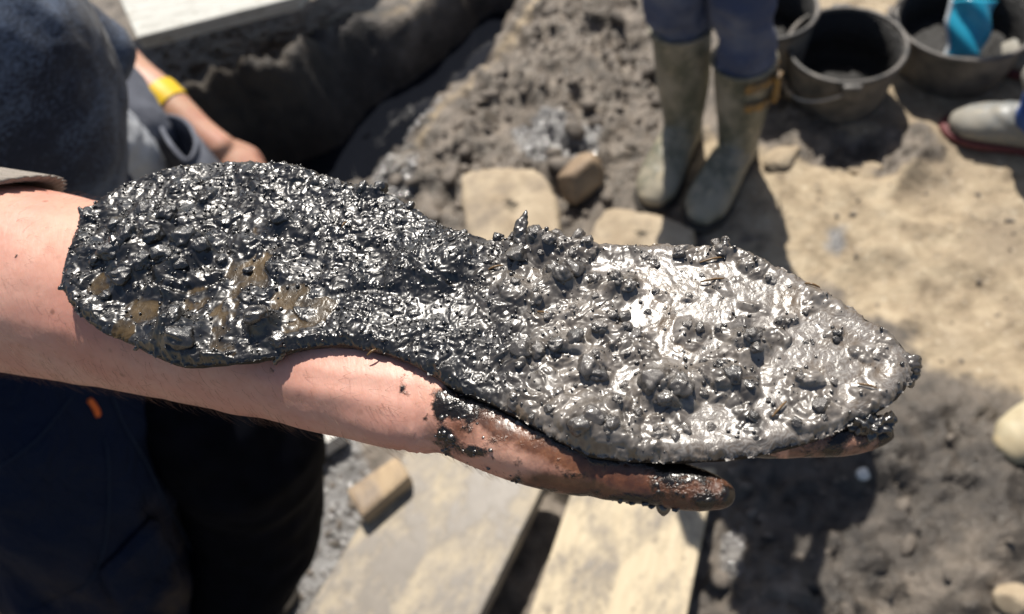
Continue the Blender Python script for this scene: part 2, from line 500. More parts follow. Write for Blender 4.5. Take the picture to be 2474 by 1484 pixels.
# buckets and metal
t = NT('dusty_rubber')
m = t.ramp(t.noise(16, 5, 0.65), [(0.36, 0.0), (0.68, 1.0)])
MAT['bucket'] = t.fin(t.mix(m, (0.06, 0.058, 0.054), (0.21, 0.18, 0.145)), 0.7, t.bump(t.noise(50, 4), 0.3, 0.003))
t = NT('bucket_rim'); MAT['rim'] = t.fin(t.ramp(t.noise(20, 4), [(0.4, (0.04, 0.038, 0.035)), (0.65, (0.14, 0.125, 0.11))]), 0.55)
t = NT('galvanised_wire'); MAT['wire'] = t.fin((0.55, 0.55, 0.56), 0.35, None, Metallic=0.9)
t = NT('muddy_grip'); MAT['grip'] = t.fin(t.ramp(t.noise(60, 4), [(0.3, (0.22, 0.17, 0.12)), (0.7, (0.40, 0.33, 0.25))]), 0.8)
t = NT('spoil_and_inner_shade'); MAT['spoil_shade'] = t.fin(t.ramp(t.noise(40, 4), [(0.3, (0.003, 0.003, 0.003)), (0.7, (0.010, 0.009, 0.008))]), 0.7, t.bump(t.noise(60, 4), 0.7, 0.01))  # mud fill, also the painted darkness of the bucket walls inside
t = NT('blue_plastic'); MAT['blue_plastic'] = t.fin(t.ramp(t.noise(14, 3), [(0.3, (0.015, 0.26, 0.42)), (0.7, (0.03, 0.36, 0.52))]), 0.3)
t = NT('pale_plastic'); MAT['pale_plastic'] = t.fin((0.42, 0.45, 0.47), 0.35)

# timber, stones
def wood(name, c1, c2, dirt, dlo=0.5, dhi=0.68, along=(1.2, 14, 14)):
    t = NT(name)
    g = t.noise(6, 6, 0.65, along)
    c = t.ramp(g, [(0.3, c1), (0.7, c2)])
    m = t.ramp(t.math('ADD', t.math('MULTIPLY', t.noise(7.0, 8, 0.72, (.8, 1.3, 1)), .85), t.math('MULTIPLY', t.noise(3.5, 6, 0.7, (1, 12, 12)), .15)), [(dlo, 0.0), (dhi, 1.0)])
    sp_ = t.ramp(t.noise(34, 4, 0.7), [(0.60, 0.0), (0.66, 0.75)])
    wet = t.noise(30, 4)
    kn = t.noise(26, 3, 0.6, (.35, 1, 1)); c = t.mix(t.ramp(kn, [(0.62, 0.0), (0.72, 0.55)]), c, (0.22, 0.15, 0.085))
    c = t.mix(m, t.mix(sp_, c, (dirt[0] * 0.8, dirt[1] * 0.78, dirt[2] * 0.75)), t.mix(wet, dirt, (dirt[0] * 0.6, dirt[1] * 0.6, dirt[2] * 0.6)))
    return t.fin(c, t.mix(m, 0.75, 0.42), t.bump(t.math('ADD', g, m), 0.4, 0.004))
MAT['plank'] = wood('muddy_plank', (0.44, 0.36, 0.24), (0.57, 0.48, 0.335), (0.20, 0.17, 0.135), 0.47, 0.60)
MAT['plank_muddy'] = wood('very_muddy_plank', (0.42, 0.345, 0.23), (0.56, 0.47, 0.33), (0.24, 0.21, 0.175), 0.36, 0.53)
MAT['board'] = wood('weathered_board', (0.33, 0.33, 0.30), (0.60, 0.60, 0.56), (0.30, 0.28, 0.24), 0.5, 0.7, (.8, 22, 22))
MAT['offcut'] = wood('offcut_wood', (0.30, 0.215, 0.13), (0.46, 0.345, 0.215), (0.20, 0.145, 0.10), 0.45, 0.62)
t = NT('sandstone')
c = t.ramp(t.noise(13, 6, 0.65), [(0.32, (0.27, 0.21, 0.14)), (0.68, (0.47, 0.385, 0.27))])
c = t.mix(t.ramp(t.noise(7, 6, 0.7), [(0.50, 0.0), (0.68, 0.75)]), c, (0.17, 0.14, 0.11))
MAT['stone'] = t.fin(c, 0.85, t.bump(t.noise(55, 6, 0.7), 0.7, 0.006))
MAT['stone_dark'] = simple('brown_stone', (0.14, 0.095, 0.06), (0.34, 0.25, 0.16), 9, 0.7, 50, 0.5, 0.004)
MAT['pebble'] = simple('white_pebble', (0.62, 0.60, 0.54), (0.75, 0.73, 0.68), 20, 0.6)
MAT['stick'] = simple('wet_branch', (0.05, 0.03, 0.015), (0.13, 0.08, 0.04), 20, 0.6)
t = NT('straw_bit'); MAT['straw'] = t.fin((0.14, 0.08, 0.03), 0.35)

# ground: soil kinds and painted bank shade and sunlit edges live in attributes (dry sandy / dark moist / wet sheen)
t = NT('soil')
dry_lit, wet = t.attr('dry_lit'), t.attr('wet')
n1, n2, n3 = t.noise(3.2, 5, 0.6), t.noise(16, 5, 0.65), t.noise(75, 4, 0.6)
sand = t.ramp(n2, [(0.30, (0.17, 0.13, 0.085)), (0.47, (0.34, 0.27, 0.18)), (0.72, (0.48, 0.395, 0.275))])
sand = t.mix(t.ramp(n1, [(0.46, 0.0), (0.66, 0.7)]), sand, (0.22, 0.175, 0.125))
sand = t.mix(t.ramp(n3, [(0.60, 0.0), (0.70, 0.6)]), sand, (0.60, 0.53, 0.42))
dark = t.ramp(n2, [(0.30, (0.040, 0.033, 0.026)), (0.5, (0.135, 0.112, 0.088)), (0.72, (0.24, 0.20, 0.16))])
mask = t.ramp(t.math('ADD', dry_lit, t.math('MULTIPLY', t.math('SUBTRACT', n2, 0.5), 0.9)), [(0.38, 0.0), (0.62, 1.0)])
c = t.mix(mask, dark, sand)
wm = t.ramp(t.math('ADD', wet, t.math('MULTIPLY', t.math('SUBTRACT', n2, 0.5), 0.7)), [(0.4, 0.0), (0.65, 1.0)])
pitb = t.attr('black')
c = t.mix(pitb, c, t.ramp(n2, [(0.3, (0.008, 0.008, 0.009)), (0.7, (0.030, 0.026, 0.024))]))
slurry = t.ramp(n2, [(0.35, (0.10, 0.095, 0.09)), (0.65, (0.24, 0.235, 0.23))])
c = t.mix(t.math('MULTIPLY', wm, t.math('SUBTRACT', 1.0, pitb)), c, slurry)
bn = t.bump(t.noise(60, 5, 0.65), 0.7, 0.014)
MAT['soil'] = t.fin(c, t.mix(wm, t.mix(mask, 0.5, 0.88), 0.18), bn)
t = NT('soil_clods')
MAT['soil_clod'] = t.fin(t.ramp(t.noise(18, 4, 0.65), [(0.3, (0.05, 0.041, 0.033)), (0.7, (0.19, 0.16, 0.13))]), 0.75, t.bump(t.noise(90, 4), 0.5, 0.006))
t = NT('wet_gravel')
MAT['wet_gravel'] = t.fin(t.ramp(t.noise(40, 3), [(0.3, (0.09, 0.085, 0.08)), (0.7, (0.30, 0.29, 0.28))]), 0.3, t.bump(t.noise(120, 3), 0.3, 0.003), Coat_Weight=1.0, Coat_Roughness=0.08)
MAT['pale_cloth'] = simple('pale_grey_cloth', (0.34, 0.36, 0.40), (0.55, 0.56, 0.57), 14, 0.85)
t = NT('pit_water')
MAT['water'] = t.fin((0.006, 0.007, 0.010), 0.06, t.bump(t.noise(7, 3, 0.5), 0.22, 0.02), Specular_IOR_Level=0.22)

# ================================================================== GROUND
TR = [at_z(*p, 0.0)[:2] for p in [(1400, -120), (1262, 30), (1160, 150), (1050, 262), (990, 320), (920, 430), (700, 560), (430, 560), (300, 470), (330, 385),
                                  (470, 320), (600, 285), (720, 235), (790, 150), (870, 80), (1000, 0), (1150, -130)]]
def axis_grid(lo, hi, step, far, n):
    core = np.arange(lo, hi + step / 2, step)
    g = np.geomspace(step, far, n).cumsum(); g = g / g[-1] * far
    return np.concatenate([(lo - g)[::-1], core, hi + g])
gx = axis_grid(-1.7, 1.9, 0.0115, 90, 26); gy = axis_grid(0.1, 3.2, 0.0115, 90, 26)
GX, GY = np.meshgrid(gx, gy)
shp = GX.shape; X, Y = GX.ravel(), GY.ravel()
def px_mask(poly, soft, z=0.0):
    P = [at_z(*p, z)[:2] for p in poly]
    return sstep(-soft, soft, poly_sd(X, Y, P) + 0.25 * soft * fbm2(X * 9, Y * 9, 3, 5))
def ground_base(x, y):
    s = poly_sd(x, y, TR) + 0.03 * fbm2(x * 4, y * 4, 3, 3)
    left = sstep(-0.25, 0.25, -(x + 0.35) + 0.0 * y)       # bank side is steep, the near right side gentle
    wdt = 0.075 + 0.075 * (1 - left)
    pit = sstep(0.0, 1.0, s / wdt)
    bank = sstep(-0.12, -0.01, s) * (1 - pit) * left * sstep(1.55, 1.85, y)
    return -0.30 * pit + 0.16 * bank + 0.02 * fbm2(x * 1.3, y * 1.3, 2, 9), s, pit, bank
zb, ts, pit, bank = ground_base(X, Y)
dryp = px_mask([(1830, 560), (1760, 620), (1880, 640), (2030, 700), (2170, 800), (2230, 900), (2600, 1000), (2600, -80), (1930, -200), (1900, 330)], 0.10)
dryp2 = px_mask([(1560, 380), (1700, 300), (1900, 380), (1900, 560), (1700, 620)], 0.06) * 0.7
clodr = px_mask([(1000, 280), (1280, -60), (1620, -60), (1600, 330), (1500, 460), (1100, 640), (880, 470)], 0.12)
clodr = np.maximum(clodr, px_mask([(1880, 260), (2050, 330), (2220, 300), (2290, 380), (2180, 425), (1950, 405)], 0.035))
clodl = px_mask([(1700, 980), (2230, 930), (2600, 1080), (2600, 1600), (1640, 1600)], 0.08)
wetp = np.maximum.reduce([px_mask([(1230, 300), (1330, 270), (1460, 320), (1440, 400), (1270, 400)], 0.05), 
                          px_mask([(680, 1000), (850, 1060), (900, 1200), (860, 1320), (720, 1520), (560, 1600), (500, 1300)], 0.06),
                          px_mask([(900, 380), (1010, 370), (1010, 470), (900, 480)], 0.03),
                          0.75 * px_mask([(1990, 555), (2040, 545), (2075, 600), (2030, 640), (1985, 610)], 0.05),
                          0.9 * px_mask([(1740, 1280), (1800, 1270), (1800, 1400), (1730, 1420)], 0.02)])
dry_lit = np.maximum(dryp, dryp2) * (1 - clodl) * (1 - px_mask([(1880, 250), (2050, 330), (2220, 300), (2290, 380), (2180, 425), (1950, 405)], 0.04))
far = sstep(2.0, 6.0, np.hypot(X, Y - 1.5))
dry_lit = np.maximum(dry_lit, 0.75 * far)
dry_lit = np.maximum(dry_lit, 0.55 * sstep(0.05, 0.0, np.abs(ts + 0.02)) * (X > -0.3))  # sunlit rim of the trench painted as a paler strip
dry_lit = np.maximum(dry_lit, bank * 0.62 * sstep(-0.30, -0.12, ts))  # bank ledge coloured paler to paint its sunlit top
near = 1 - sstep(3.0, 5.0, np.hypot(X, Y - 1.5))
w1, w2, cid = worley2(X * 13 + 0.9 * fbm2(X * 14, Y * 14, 3, 40), Y * 17 + 0.8 * fbm2(X * 14 + 7, Y * 14, 3, 41), 21)
w3, w4, cid2 = worley2(X * 34 + .8 * fbm2(X * 30, Y * 30, 2, 42), Y * 38, 22)
cl = np.maximum(clodr, clodl * 0.8)
lump = (sstep(0.0, 0.55, w2 - w1) * cid * 0.034 + sstep(0, 0.5, w4 - w3) * cid2 * 0.020)
rough = fbm2(X * 7, Y * 7, 5, 31, 0.55)
Z = zb + near * (cl * (lump + 0.036 * rough) + (1 - cl) * (0.007 * rough + 0.003 * fbm2(X * 40, Y * 40, 2, 33) + 0.005 * sstep(0, 0.5, w4 - w3) * cid2))
Z += near * (pit * 0.06 * fbm2(X * 6, Y * 6, 5, 51) + bank * 0.05 * fbm2(X * 6, Y * 6, 5, 52) + (bank + .4 * pit) * lump * .9)
footprints = [(2080, 380, .10, .012), (2250, 480, .08, .015), (2130, 690, .09, .012), (1330, 500, .1, .02), (2330, 720, .09, .012)]
for (px, py, r, d) in footprints:
    c = at_z(px, py, 0); q = np.hypot((X - c[0]), (Y - c[1]) * 1.2) / r
    Z += -d * np.exp(-q ** 4) + 0.4 * d * np.exp(-((q - 1.25) / 0.25) ** 2)
# low strip below the planks
Z -= 0.10 * px_mask([(1180, 1150), (1330, 1150), (1390, 1200), (1300, 1600), (1050, 1600)], 0.02) * 0.6
idx = np.arange(len(X)).reshape(shp)
F = np.stack([idx[:-1, :-1], idx[:-1, 1:], idx[1:, 1:], idx[1:, :-1]], -1).reshape(-1, 4)
gm = mesh_np('ground', np.stack([X, Y, Z], 1), F)
attr(gm, 'dry_lit', dry_lit); attr(gm, 'wet', wetp); wall_shade = sstep(-0.13, -0.04, ts + .03 * fbm2(X * 8, Y * 8, 3, 77)) * sstep(1.55, 1.85, Y) * sstep(.1, -.1, X + .15)  # the wall mask paints the shade of the bank face into the soil colour
attr(gm, 'black', np.clip(np.maximum.reduce([pit * 1.3 * (1 - 0.5 * sstep(-0.05, 0.15, X + 0.45) * sstep(1.85, 1.65, Y)), .9 * wall_shade, .62 * clodl * sstep(-.7, .5, fbm2(X * 5, Y * 5, 3, 78) + .3)]), 0, 1))
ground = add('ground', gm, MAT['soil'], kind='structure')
def ground_z(x, y):
    i = int(np.clip(np.searchsorted(gx, x), 1, len(gx) - 1)); j = int(np.clip(np.searchsorted(gy, y), 1, len(gy) - 1))
    return float(Z.reshape(shp)[j - 1:j + 1, i - 1:i + 1].mean())
def on_ground(px, py):
    z = 0.0
    for _ in range(6):
        p = at_z(px, py, z); z = ground_z(p[0], p[1])
    return np.array([p[0], p[1], z])

# water in the pit: follows the trench outline
wp = catmull(TR, 6, True)
wmz = -0.185
c0 = wp.mean(0)
rings = [wp * k + c0 * (1 - k) for k in (0.02, 0.3, 0.6, 0.98)]
V = np.vstack([np.c_[r, np.full(len(r), wmz)] for r in rings]); n = len(wp)
F = np.array([(i * n + j, i * n + (j + 1) % n, (i + 1) * n + (j + 1) % n, (i + 1) * n + j) for i in range(3) for j in range(n)])
add('water', mesh_np('water', V, F), MAT['water'], kind='structure')

# loose clods: nobody could count them
rng = np.random.RandomState(5)
Vs, Fs, off = [], [], 0
protos = [rock(2, 100 + k, 0.3, 1.2, 5) for k in range(10)]
def scatter(poly, n, rlo, rhi):
    global off
    P = np.array([at_z(*p, 0)[:2] for p in poly]); lo, hi = P.min(0), P.max(0); k = 0
    while k < n:
        c = lo + rng.rand(400, 2) * (hi - lo)
        ok = poly_sd(c[:, 0], c[:, 1], P) > 0
        for q in c[ok]:
            if k >= n: break
            r = rlo * (rhi / rlo) ** (rng.rand() ** 2.2)
            pv, pf = protos[rng.randint(10)]
            a = rng.rand() * 6.28; R_ = np.array([[math.cos(a), -math.sin(a), 0], [math.sin(a), math.cos(a), 0], [0, 0, 1]])
            v = (pv * r * (0.7 + 0.6 * rng.rand(3)) * np.array([1.15, .9, .6])) @ R_.T + np.array([q[0], q[1], ground_z(q[0], q[1]) + r * 0.25])
            Vs.append(v); Fs.append(pf + off); off += len(v); k += 1
scatter([(1060, 330), (1340, 20), (1600, -40), (1590, 330), (1500, 520), (1100, 640), (880, 470)], 330, 0.005, 0.032)
scatter([(1690, 990), (2230, 930), (2520, 1080), (2520, 1540), (1650, 1540)], 130, 0.002, 0.018)
scatter([(1850, 260), (2474, 260), (2474, 980), (2200, 900), (1850, 620)], 50, 0.003, 0.009)
scatter([(700, 1020), (900, 1080), (880, 1300), (720, 1500), (560, 1500)], 120, 0.003, 0.012)
scatter([(350, 100), (700, 60), (780, 120), (600, 210), (350, 260)], 90, 0.006, 0.02)
add('soil_clods', mesh_np('soil_clods', np.vstack(Vs), np.vstack(Fs)), MAT['soil_clod'], kind='stuff')

Vs, Fs, off = [], [], 0
scatter([(690, 1010), (870, 1070), (900, 1200), (860, 1330), (730, 1500), (600, 1500)], 420, 0.002, 0.009)
scatter([(1230, 300), (1330, 270), (1460, 320), (1440, 400), (1270, 400)], 220, 0.003, 0.011)
scatter([(900, 400), (1010, 380), (1000, 480), (900, 480)], 90, 0.003, 0.012)
scatter([(960, 300), (1060, 240), (1080, 260), (980, 330)], 40, 0.003, 0.010)
scatter([(1740, 1280), (1800, 1270), (1800, 1400), (1730, 1420)], 40, 0.002, 0.006)
add('wet_gravel', mesh_np('wet_gravel', np.vstack(Vs), np.vstack(Fs)), MAT['wet_gravel'], kind='stuff')

# ------------------------------------------------------------------ stones, timber
def slab(name, pxs, zt, th, mat, label, cat, group=None, seed=0, bulge=0.004):
    top = np.array([at_z(*p, zt) for p in pxs])
    pts = catmull(top, 5, True); n = len(pts); c = pts.mean(0)
    rs = np.random.RandomState(seed)
    jit = 1 + 0.012 * rs.normal(size=n)
    rings = []
    for k, dz in ((0.02, bulge), (0.2, bulge), (0.4, bulge), (0.58, bulge * .8), (0.75, bulge * 0.6), (0.86, bulge * .3), (0.94, 0), (1.0, -0.007), (1.015, -0.02), (1.02, -th)):
        r = c + (pts - c) * k * (1 + (jit[:, None] - 1) * k ** 4 * 1.6); r[:, 2] = zt + dz + 0.007 * fbm2(r[:, 0] * 16, r[:, 1] * 16, 4, seed) - (th if k > 1.018 else 0) * 0; rings.append(r)
    V = np.vstack(rings)
    F = [(i * n + j, i * n + (j + 1) % n, (i + 1) * n + (j + 1) % n, (i + 1) * n + j) for i in range(len(rings) - 1) for j in range(n)]
    F.append(tuple(range(n)))
    o = add(name, mesh_np(name, V, F), mat); tag(o, label, cat, group); return o

slab('flat_stone', [(1118, 425), (1150, 408), (1230, 402), (1300, 412), (1335, 460), (1350, 520), (1345, 600), (1260, 640), (1150, 610), (1122, 520)], 0.055, 0.12, MAT['stone'],
     'broad pale buff slab of stone lying in front of the upright brown rock', 'stone', 'flat stones around the boots', 1)
slab('flat_stone', [(1475, 500), (1560, 510), (1662, 545), (1678, 575), (1650, 620), (1500, 640), (1420, 600), (1440, 540)], 0.04, 0.10, MAT['stone'],
     'smooth flat tan slab just in front of the olive wellington boots', 'stone', 'flat stones around the boots', 2)
def boulder(name, px, py, r, mat, label, seed, sq=(1, 1, 1), rz=0, lift=0.6, cat='stone', amp=0.22, fac=7):
    v, f = rock(4, seed, amp, 1.0, fac)
    a = rz; R_ = np.array([[math.cos(a), -math.sin(a), 0], [math.sin(a), math.cos(a), 0], [0, 0, 1]])
    p = on_ground(px, py)
    o = add(name, mesh_np(name, (v * r * np.array(sq)) @ R_.T, f), mat)
    o.location = (p[0], p[1], p[2] + r * sq[2] * lift)
    tag(o, label, cat); return o
boulder('rock', 1405, 455, 0.072, MAT['stone_dark'], 'upright rounded brown rock standing behind the broad pale slab', 11, (0.95, 0.7, 1.05), 0.4, 0.55)
boulder('rock', 955, 330, 0.045, MAT['stone'], 'small pale wet rock at the near end of the water-filled pit', 12, (1.2, 0.9, 0.8), 0.3, 0.5)
boulder('pebble', 2083, 1150, 0.0125, MAT['pebble'], 'small white pebble lying alone on the dark clods', 13, (1.1, 1.0, 0.9), 0.4, 0.8, 'pebble', 0.1, 2)
boulder('rock', 2455, 1460, 0.035, MAT['stone'], 'knobbly pale rock in the bottom right corner of the dark soil', 14, (1, 1, 0.8), 0, 0.5)
boulder('rock', 1895, 385, 0.042, MAT['stone'], 'low arched buff stone half buried right of the olive boots', 15, (1.3, 0.7, 0.5), 0.3, 0.3)
boulder('rock', 2085, 412, 0.03, MAT['stone'], 'thin pale stone lying in the footprint before the buckets', 16, (1.3, 0.6, 0.35), -0.1, 0.5)
boulder('rock', 1105, 45, 0.03, MAT['stone_dark'], 'brown cobble stuck in the dark far wall of the pit', 17, (0.8, 0.8, 1.2), 0, 1.2)

def plank(name, quad, zt, th, mat, label, cat='plank', group=None, bev=0.006):
    """quad: four top corners in picture order; built as a real board with thickness"""
    P = np.array([at_z(*p, zt) for p in quad]); c = P.mean(0)
    ux = (P[1] - P[0] + P[2] - P[3]); ux[2] = 0; L1 = np.linalg.norm(P[1] - P[0])
    # keep the traced corners but in the board's own frame so the grain follows it
    long_ = (P[3] + P[2] - P[0] - P[1]) / 2; ang = math.atan2(long_[1], long_[0])
    R_ = np.array([[math.cos(-ang), -math.sin(-ang)], [math.sin(-ang), math.cos(-ang)]])
    q = (P[:, :2] - c[:2]) @ R_.T
    bm = bmesh.new()
    vt = [bm.verts.new((x, y, 0)) for x, y in q]; vb = [bm.verts.new((x, y, -th)) for x, y in q]
    bm.faces.new(vt); bm.faces.new(vb[::-1])
    for i in range(4): bm.faces.new((vt[i], vb[i], vb[(i + 1) % 4], vt[(i + 1) % 4]))
    bmesh.ops.recalc_face_normals(bm, faces=bm.faces)
    bmesh.ops.bevel(bm, geom=bm.edges[:], offset=bev, segments=2, affect='EDGES', profile=0.6)
    me = bpy.data.meshes.new(name); bm.to_mesh(me); bm.free()
    o = add(name, me, mat); o.location = (c[0], c[1], zt); o.rotation_euler = (0, 0, ang)
    tag(o, label, cat, group); return o
plank('plank', [(1010, 1040), (1335, 1130), (1085, 1640), (640, 1640)], 0.075, 0.05, MAT['plank_muddy'], 'wide walkway plank half covered in grey wet mud', 'plank', 'planks on the ground under the hand')
plank('plank', [(1400, 1130), (1730, 1130), (1630, 1640), (1225, 1640)], 0.075, 0.05, MAT['plank'], 'cleaner sunlit tan walkway plank under the fingertips', 'plank', 'planks on the ground under the hand')
plank('wood_offcut', [(832, 1182), (958, 1098), (990, 1150), (872, 1252)], 0.12, 0.10, MAT['offcut'], 'chunky sawn offcut of brown timber beside the muddy plank', 'offcut', None, .012)
plank('wooden_board', [(330, 90), (250, -90), (900, -240), (716, -8)], 0.225, 0.045, MAT['board'], 'long pale weathered board lying along the pit bank', 'board')
plank('paving_slab', [(560, 960), (780, 1000), (835, 1040), (700, 1130)], 0.05, 0.05, MAT['pebble'], 'pale wet slab on the ground behind the dark trouser legs', 'slab')

# branch in the pit
pts = [at_z(*p, -0.16) for p in [(560, 405), (620, 372), (665, 352), (712, 332)]]
o = add('branch', mesh_np('branch', *loft(pts, [.016, .02, .017, .011], n=10)), MAT['stick']); tag(o, 'dark wet branch held in the bare hand at the pit', 'branch')

# ================================================================== PEOPLE helpers
def cloth(parts, voxel, mat, name, parent, amp=0.006, scale=14, seed=0, stretch=(1, 1, 0.45), smooth=5, **props):
    me = fuse(parts, voxel, smooth); displace(me, amp, scale, seed, 3, stretch)
    return add(name, me, mat, parent, **props)

def hand_parts(wr, d, up, side, s=1.0):
    """coarse relaxed hand at wrist wr, pointing along d; side points to the thumb"""
    wr, d, up, side = map(np.asarray, (wr, d, up, side)); P = []
    P.append(loft([wr, wr + d * .045 * s, wr + d * .09 * s], np.array([.026, .04, .04]) * s, np.array([.02, .016, .013]) * s, ref=up, n=12))
    for k, (o_, L) in enumerate(((.029, .070), (.010, .080), (-.010, .074), (-.029, .058))):
        b = wr + d * .085 * s + side * o_ * s
        P.append(loft([b, b + (d * .5 * L - up * .004) * s, b + (d * .9 * L - up * .02) * s], np.array([.0095, .009, .007]) * s, ref=up, n=8))
    P.append(loft([wr + d * .02 * s + side * .02 * s, wr + (d * .05 + side * .052) * s, wr + (d * .09 + side * .06) * s], np.array([.016, .012, .009]) * s, ref=up, n=8))
    return P

def head_parts(c, f, s=1.0):
    """head: c = centre, f = facing direction (unit, level)"""
    c, f = np.asarray(c, float), np.asarray(f, float); u = np.array([0, 0, 1.0]); r = np.cross(f, u)
    P = [loft([c - u * .115 * s + f * .02 * s, c - u * .06 * s + f * .01 * s, c + u * .02 * s, c + u * .075 * s, c + u * .11 * s],
              np.array([.035, .06, .075, .068, .035]) * s, np.array([.05, .085, .098, .09, .05]) * s, ref=f, n=20)]
    P.append(loft([c + f * .088 * s + u * .02 * s, c + f * .112 * s - u * .022 * s], np.array([.009, .015]) * s, ref=r, n=8))       # nose
    P.append(loft([c + f * .088 * s - u * .06 * s - r * .02 * s, c + f * .095 * s - u * .06 * s, c + f * .088 * s - u * .06 * s + r * .02 * s], np.array([.006, .009, .006]) * s, ref=u, n=8))
    for k in (-1, 1):
        P.append(loft([c + r * k * .076 * s - u * .025 * s, c + r * k * .082 * s + u * .02 * s], np.array([.012, .016]) * s, ref=f, n=8))
        P.append(loft([c + f * .082 * s + r * k * .015 * s + u * .027 * s, c + f * .078 * s + r * k * .05 * s + u * .025 * s], np.array([.008, .008]) * s, ref=u, n=8))
    return P

def eyes(c, f, parent, s=1.0):
    c, f = np.asarray(c, float), np.asarray(f, float); u = np.array([0, 0, 1.0]); r = np.cross(f, u)
    for k in (-1, 1):
        v, ff = ico(2)
        add('eye', mesh_np('eye', v * .011 * s + (c + f * .084 * s + r * k * .032 * s + u * .012 * s), ff), MAT['pebble'], parent)

def hair(c, f, parent, s=1.0, seed=0):
    c, f = np.asarray(c, float), np.asarray(f, float); u = np.array([0, 0, 1.0])
    me = fuse([loft([c - f * .035 * s - u * .06 * s, c - f * .03 * s + u * .02 * s, c - f * .012 * s + u * .085 * s, c - f * .005 * s + u * .125 * s],
                    np.array([.062, .083, .076, .035]) * s, np.array([.06, .085, .092, .05]) * s, ref=f, n=20)], 0.008, 4)
    displace(me, 0.006, 40, seed, 2, (1, 1, .3)); add('hair', me, MAT['head_hair'], parent)

# wellington boot: foot along -Y from the heel at origin
def boot_mesh(L=0.265, Hs=0.34, rs=0.058, open_top=True):
    P = [loft([(0, .012, .05), (0, -.03, .055), (0, -.09, .058), (0, -.16, .047), (0, -.21, .037), (0, -L + .035, .032)],
              [.036, .041, .045, .050, .047, .033], [.046, .055, .056, .044, .034, .026], n=20)]
    P.append(loft([(0, -.012, .03), (0, -.022, .09), (0, -.016, .15), (0, -.012, .23), (0, -.012, Hs)],
                  [.040, .043, .050, rs, rs + .004], [.050, .055, .056, rs + .006, rs + .010], ref=(0, -1, 0), n=20, round_ends=False))
    me = fuse(P, 0.0055, 6)
    V = verts(me); V[:, 2] = np.maximum(V[:, 2], 0.012)
    # ankle creases
    V += normals(me) * (0.0009 * np.sin(V[:, 2] * 240 + V[:, 1] * 60) * np.exp(-((V[:, 2] - .105) / .035) ** 2))[:, None]
    set_verts(me, V); return me

def sole_mesh(L=0.265):
    out = np.array([(-.034, .02), (-.040, -.03), (-.039, -.09), (-.049, -.16), (-.047, -.21), (-.03, -L + .018), (0, -L + .002), (.03, -L + .018), (.047, -.21), (.049, -.16), (.039, -.09), (.040, -.03), (.034, .02), (0, .045)])
    p = catmull(out, 4, True); n = len(p); V = []
    for z, k in ((0, .97), (.006, 1.03), (.016, 1.03), (.020, .97)):
        V += [(x * k, (y + .11) * k - .11, z) for x, y in p]
    F = [(i * n + j, i * n + (j + 1) % n, (i + 1) * n + (j + 1) % n, (i + 1) * n + j) for i in range(3) for j in range(n)]
    F += [tuple(range(n))[::-1], tuple(3 * n + j for j in range(n))]
    return mesh_np('sole', V, F)

def put_boot(parent, heel, toe, mat, solemat, label=None, Hs=0.34, lean=(0, 0), strap=False, name='boot', L=None, rs=0.058):
    heel, toe = np.asarray(heel, float), np.asarray(toe, float)
    d = toe - heel; yaw = math.atan2(d[1], d[0]) + math.pi / 2
    me = boot_mesh(0.265, Hs, rs); V = verts(me)
    k = np.clip((V[:, 2] - .08) / Hs, 0, 1)
    ca, sa = math.cos(-yaw), math.sin(-yaw)
    lx, ly = lean[0] * ca - lean[1] * sa, lean[0] * sa + lean[1] * ca
    V[:, 0] += k * lx; V[:, 1] += k * ly; set_verts(me, V)
    o = add(name, me, mat, parent)
    o.matrix_parent_inverse = Matrix.Identity(4)
    loc = heel - np.array(parent.location); o.location = loc; o.rotation_euler = (0, 0, yaw); o.scale = (1.1, 1.04, 1)
    if label: o['label'] = label
    s = add('boot_sole', sole_mesh(), solemat, None); s.parent = o
    # rim
    kk = np.clip((Hs - .08) / Hs, 0, 1); th = np.linspace(0, 2 * math.pi, 28, endpoint=False)
    C = np.c_[np.cos(th) * (rs + .005) + lx * kk, -.012 + np.sin(th) * (rs + .011) + ly * kk, np.full(28, Hs - .002)]
    C = np.vstack([C, C[:1]])
    r_ = add('boot_rim', mesh_np('boot_rim', *loft(C, np.full(29, .0045), n=8, sub=1, caps=False, round_ends=False)), mat, None); r_.parent = o
    if strap:
        for z0, tilt in ((Hs - .028, .0), (Hs - .072, .02)):
            kz = (z0 - .08) / Hs; th = np.linspace(-0.6, 1.1, 18)
            V = []
            for q in th:
                for r0, dz in ((rs + .008, -.013), (rs + .0105, -.010), (rs + .0105, .010), (rs + .008, .013)):
                    V.append((math.cos(q) * r0 + lx * kz, -.012 - math.sin(q) * (r0 + .007) + ly * kz, z0 + dz - tilt * math.cos(q)))
            F = [(i * 4 + j, i * 4 + j + 1, i * 4 + 5 + j, i * 4 + 4 + j) for i in range(17) for j in range(3)]
            st = add('boot_strap', mesh_np('boot_strap', V, F), MAT['strap'], None); st.parent = o
        bk = add('buckle', mesh_np('buckle', *box((rs + .018 + lx * .7, -.02 + ly * .7, Hs - .05), .012, .022, .075, 0, .003)), MAT['strap'], None); bk.parent = o
    return o

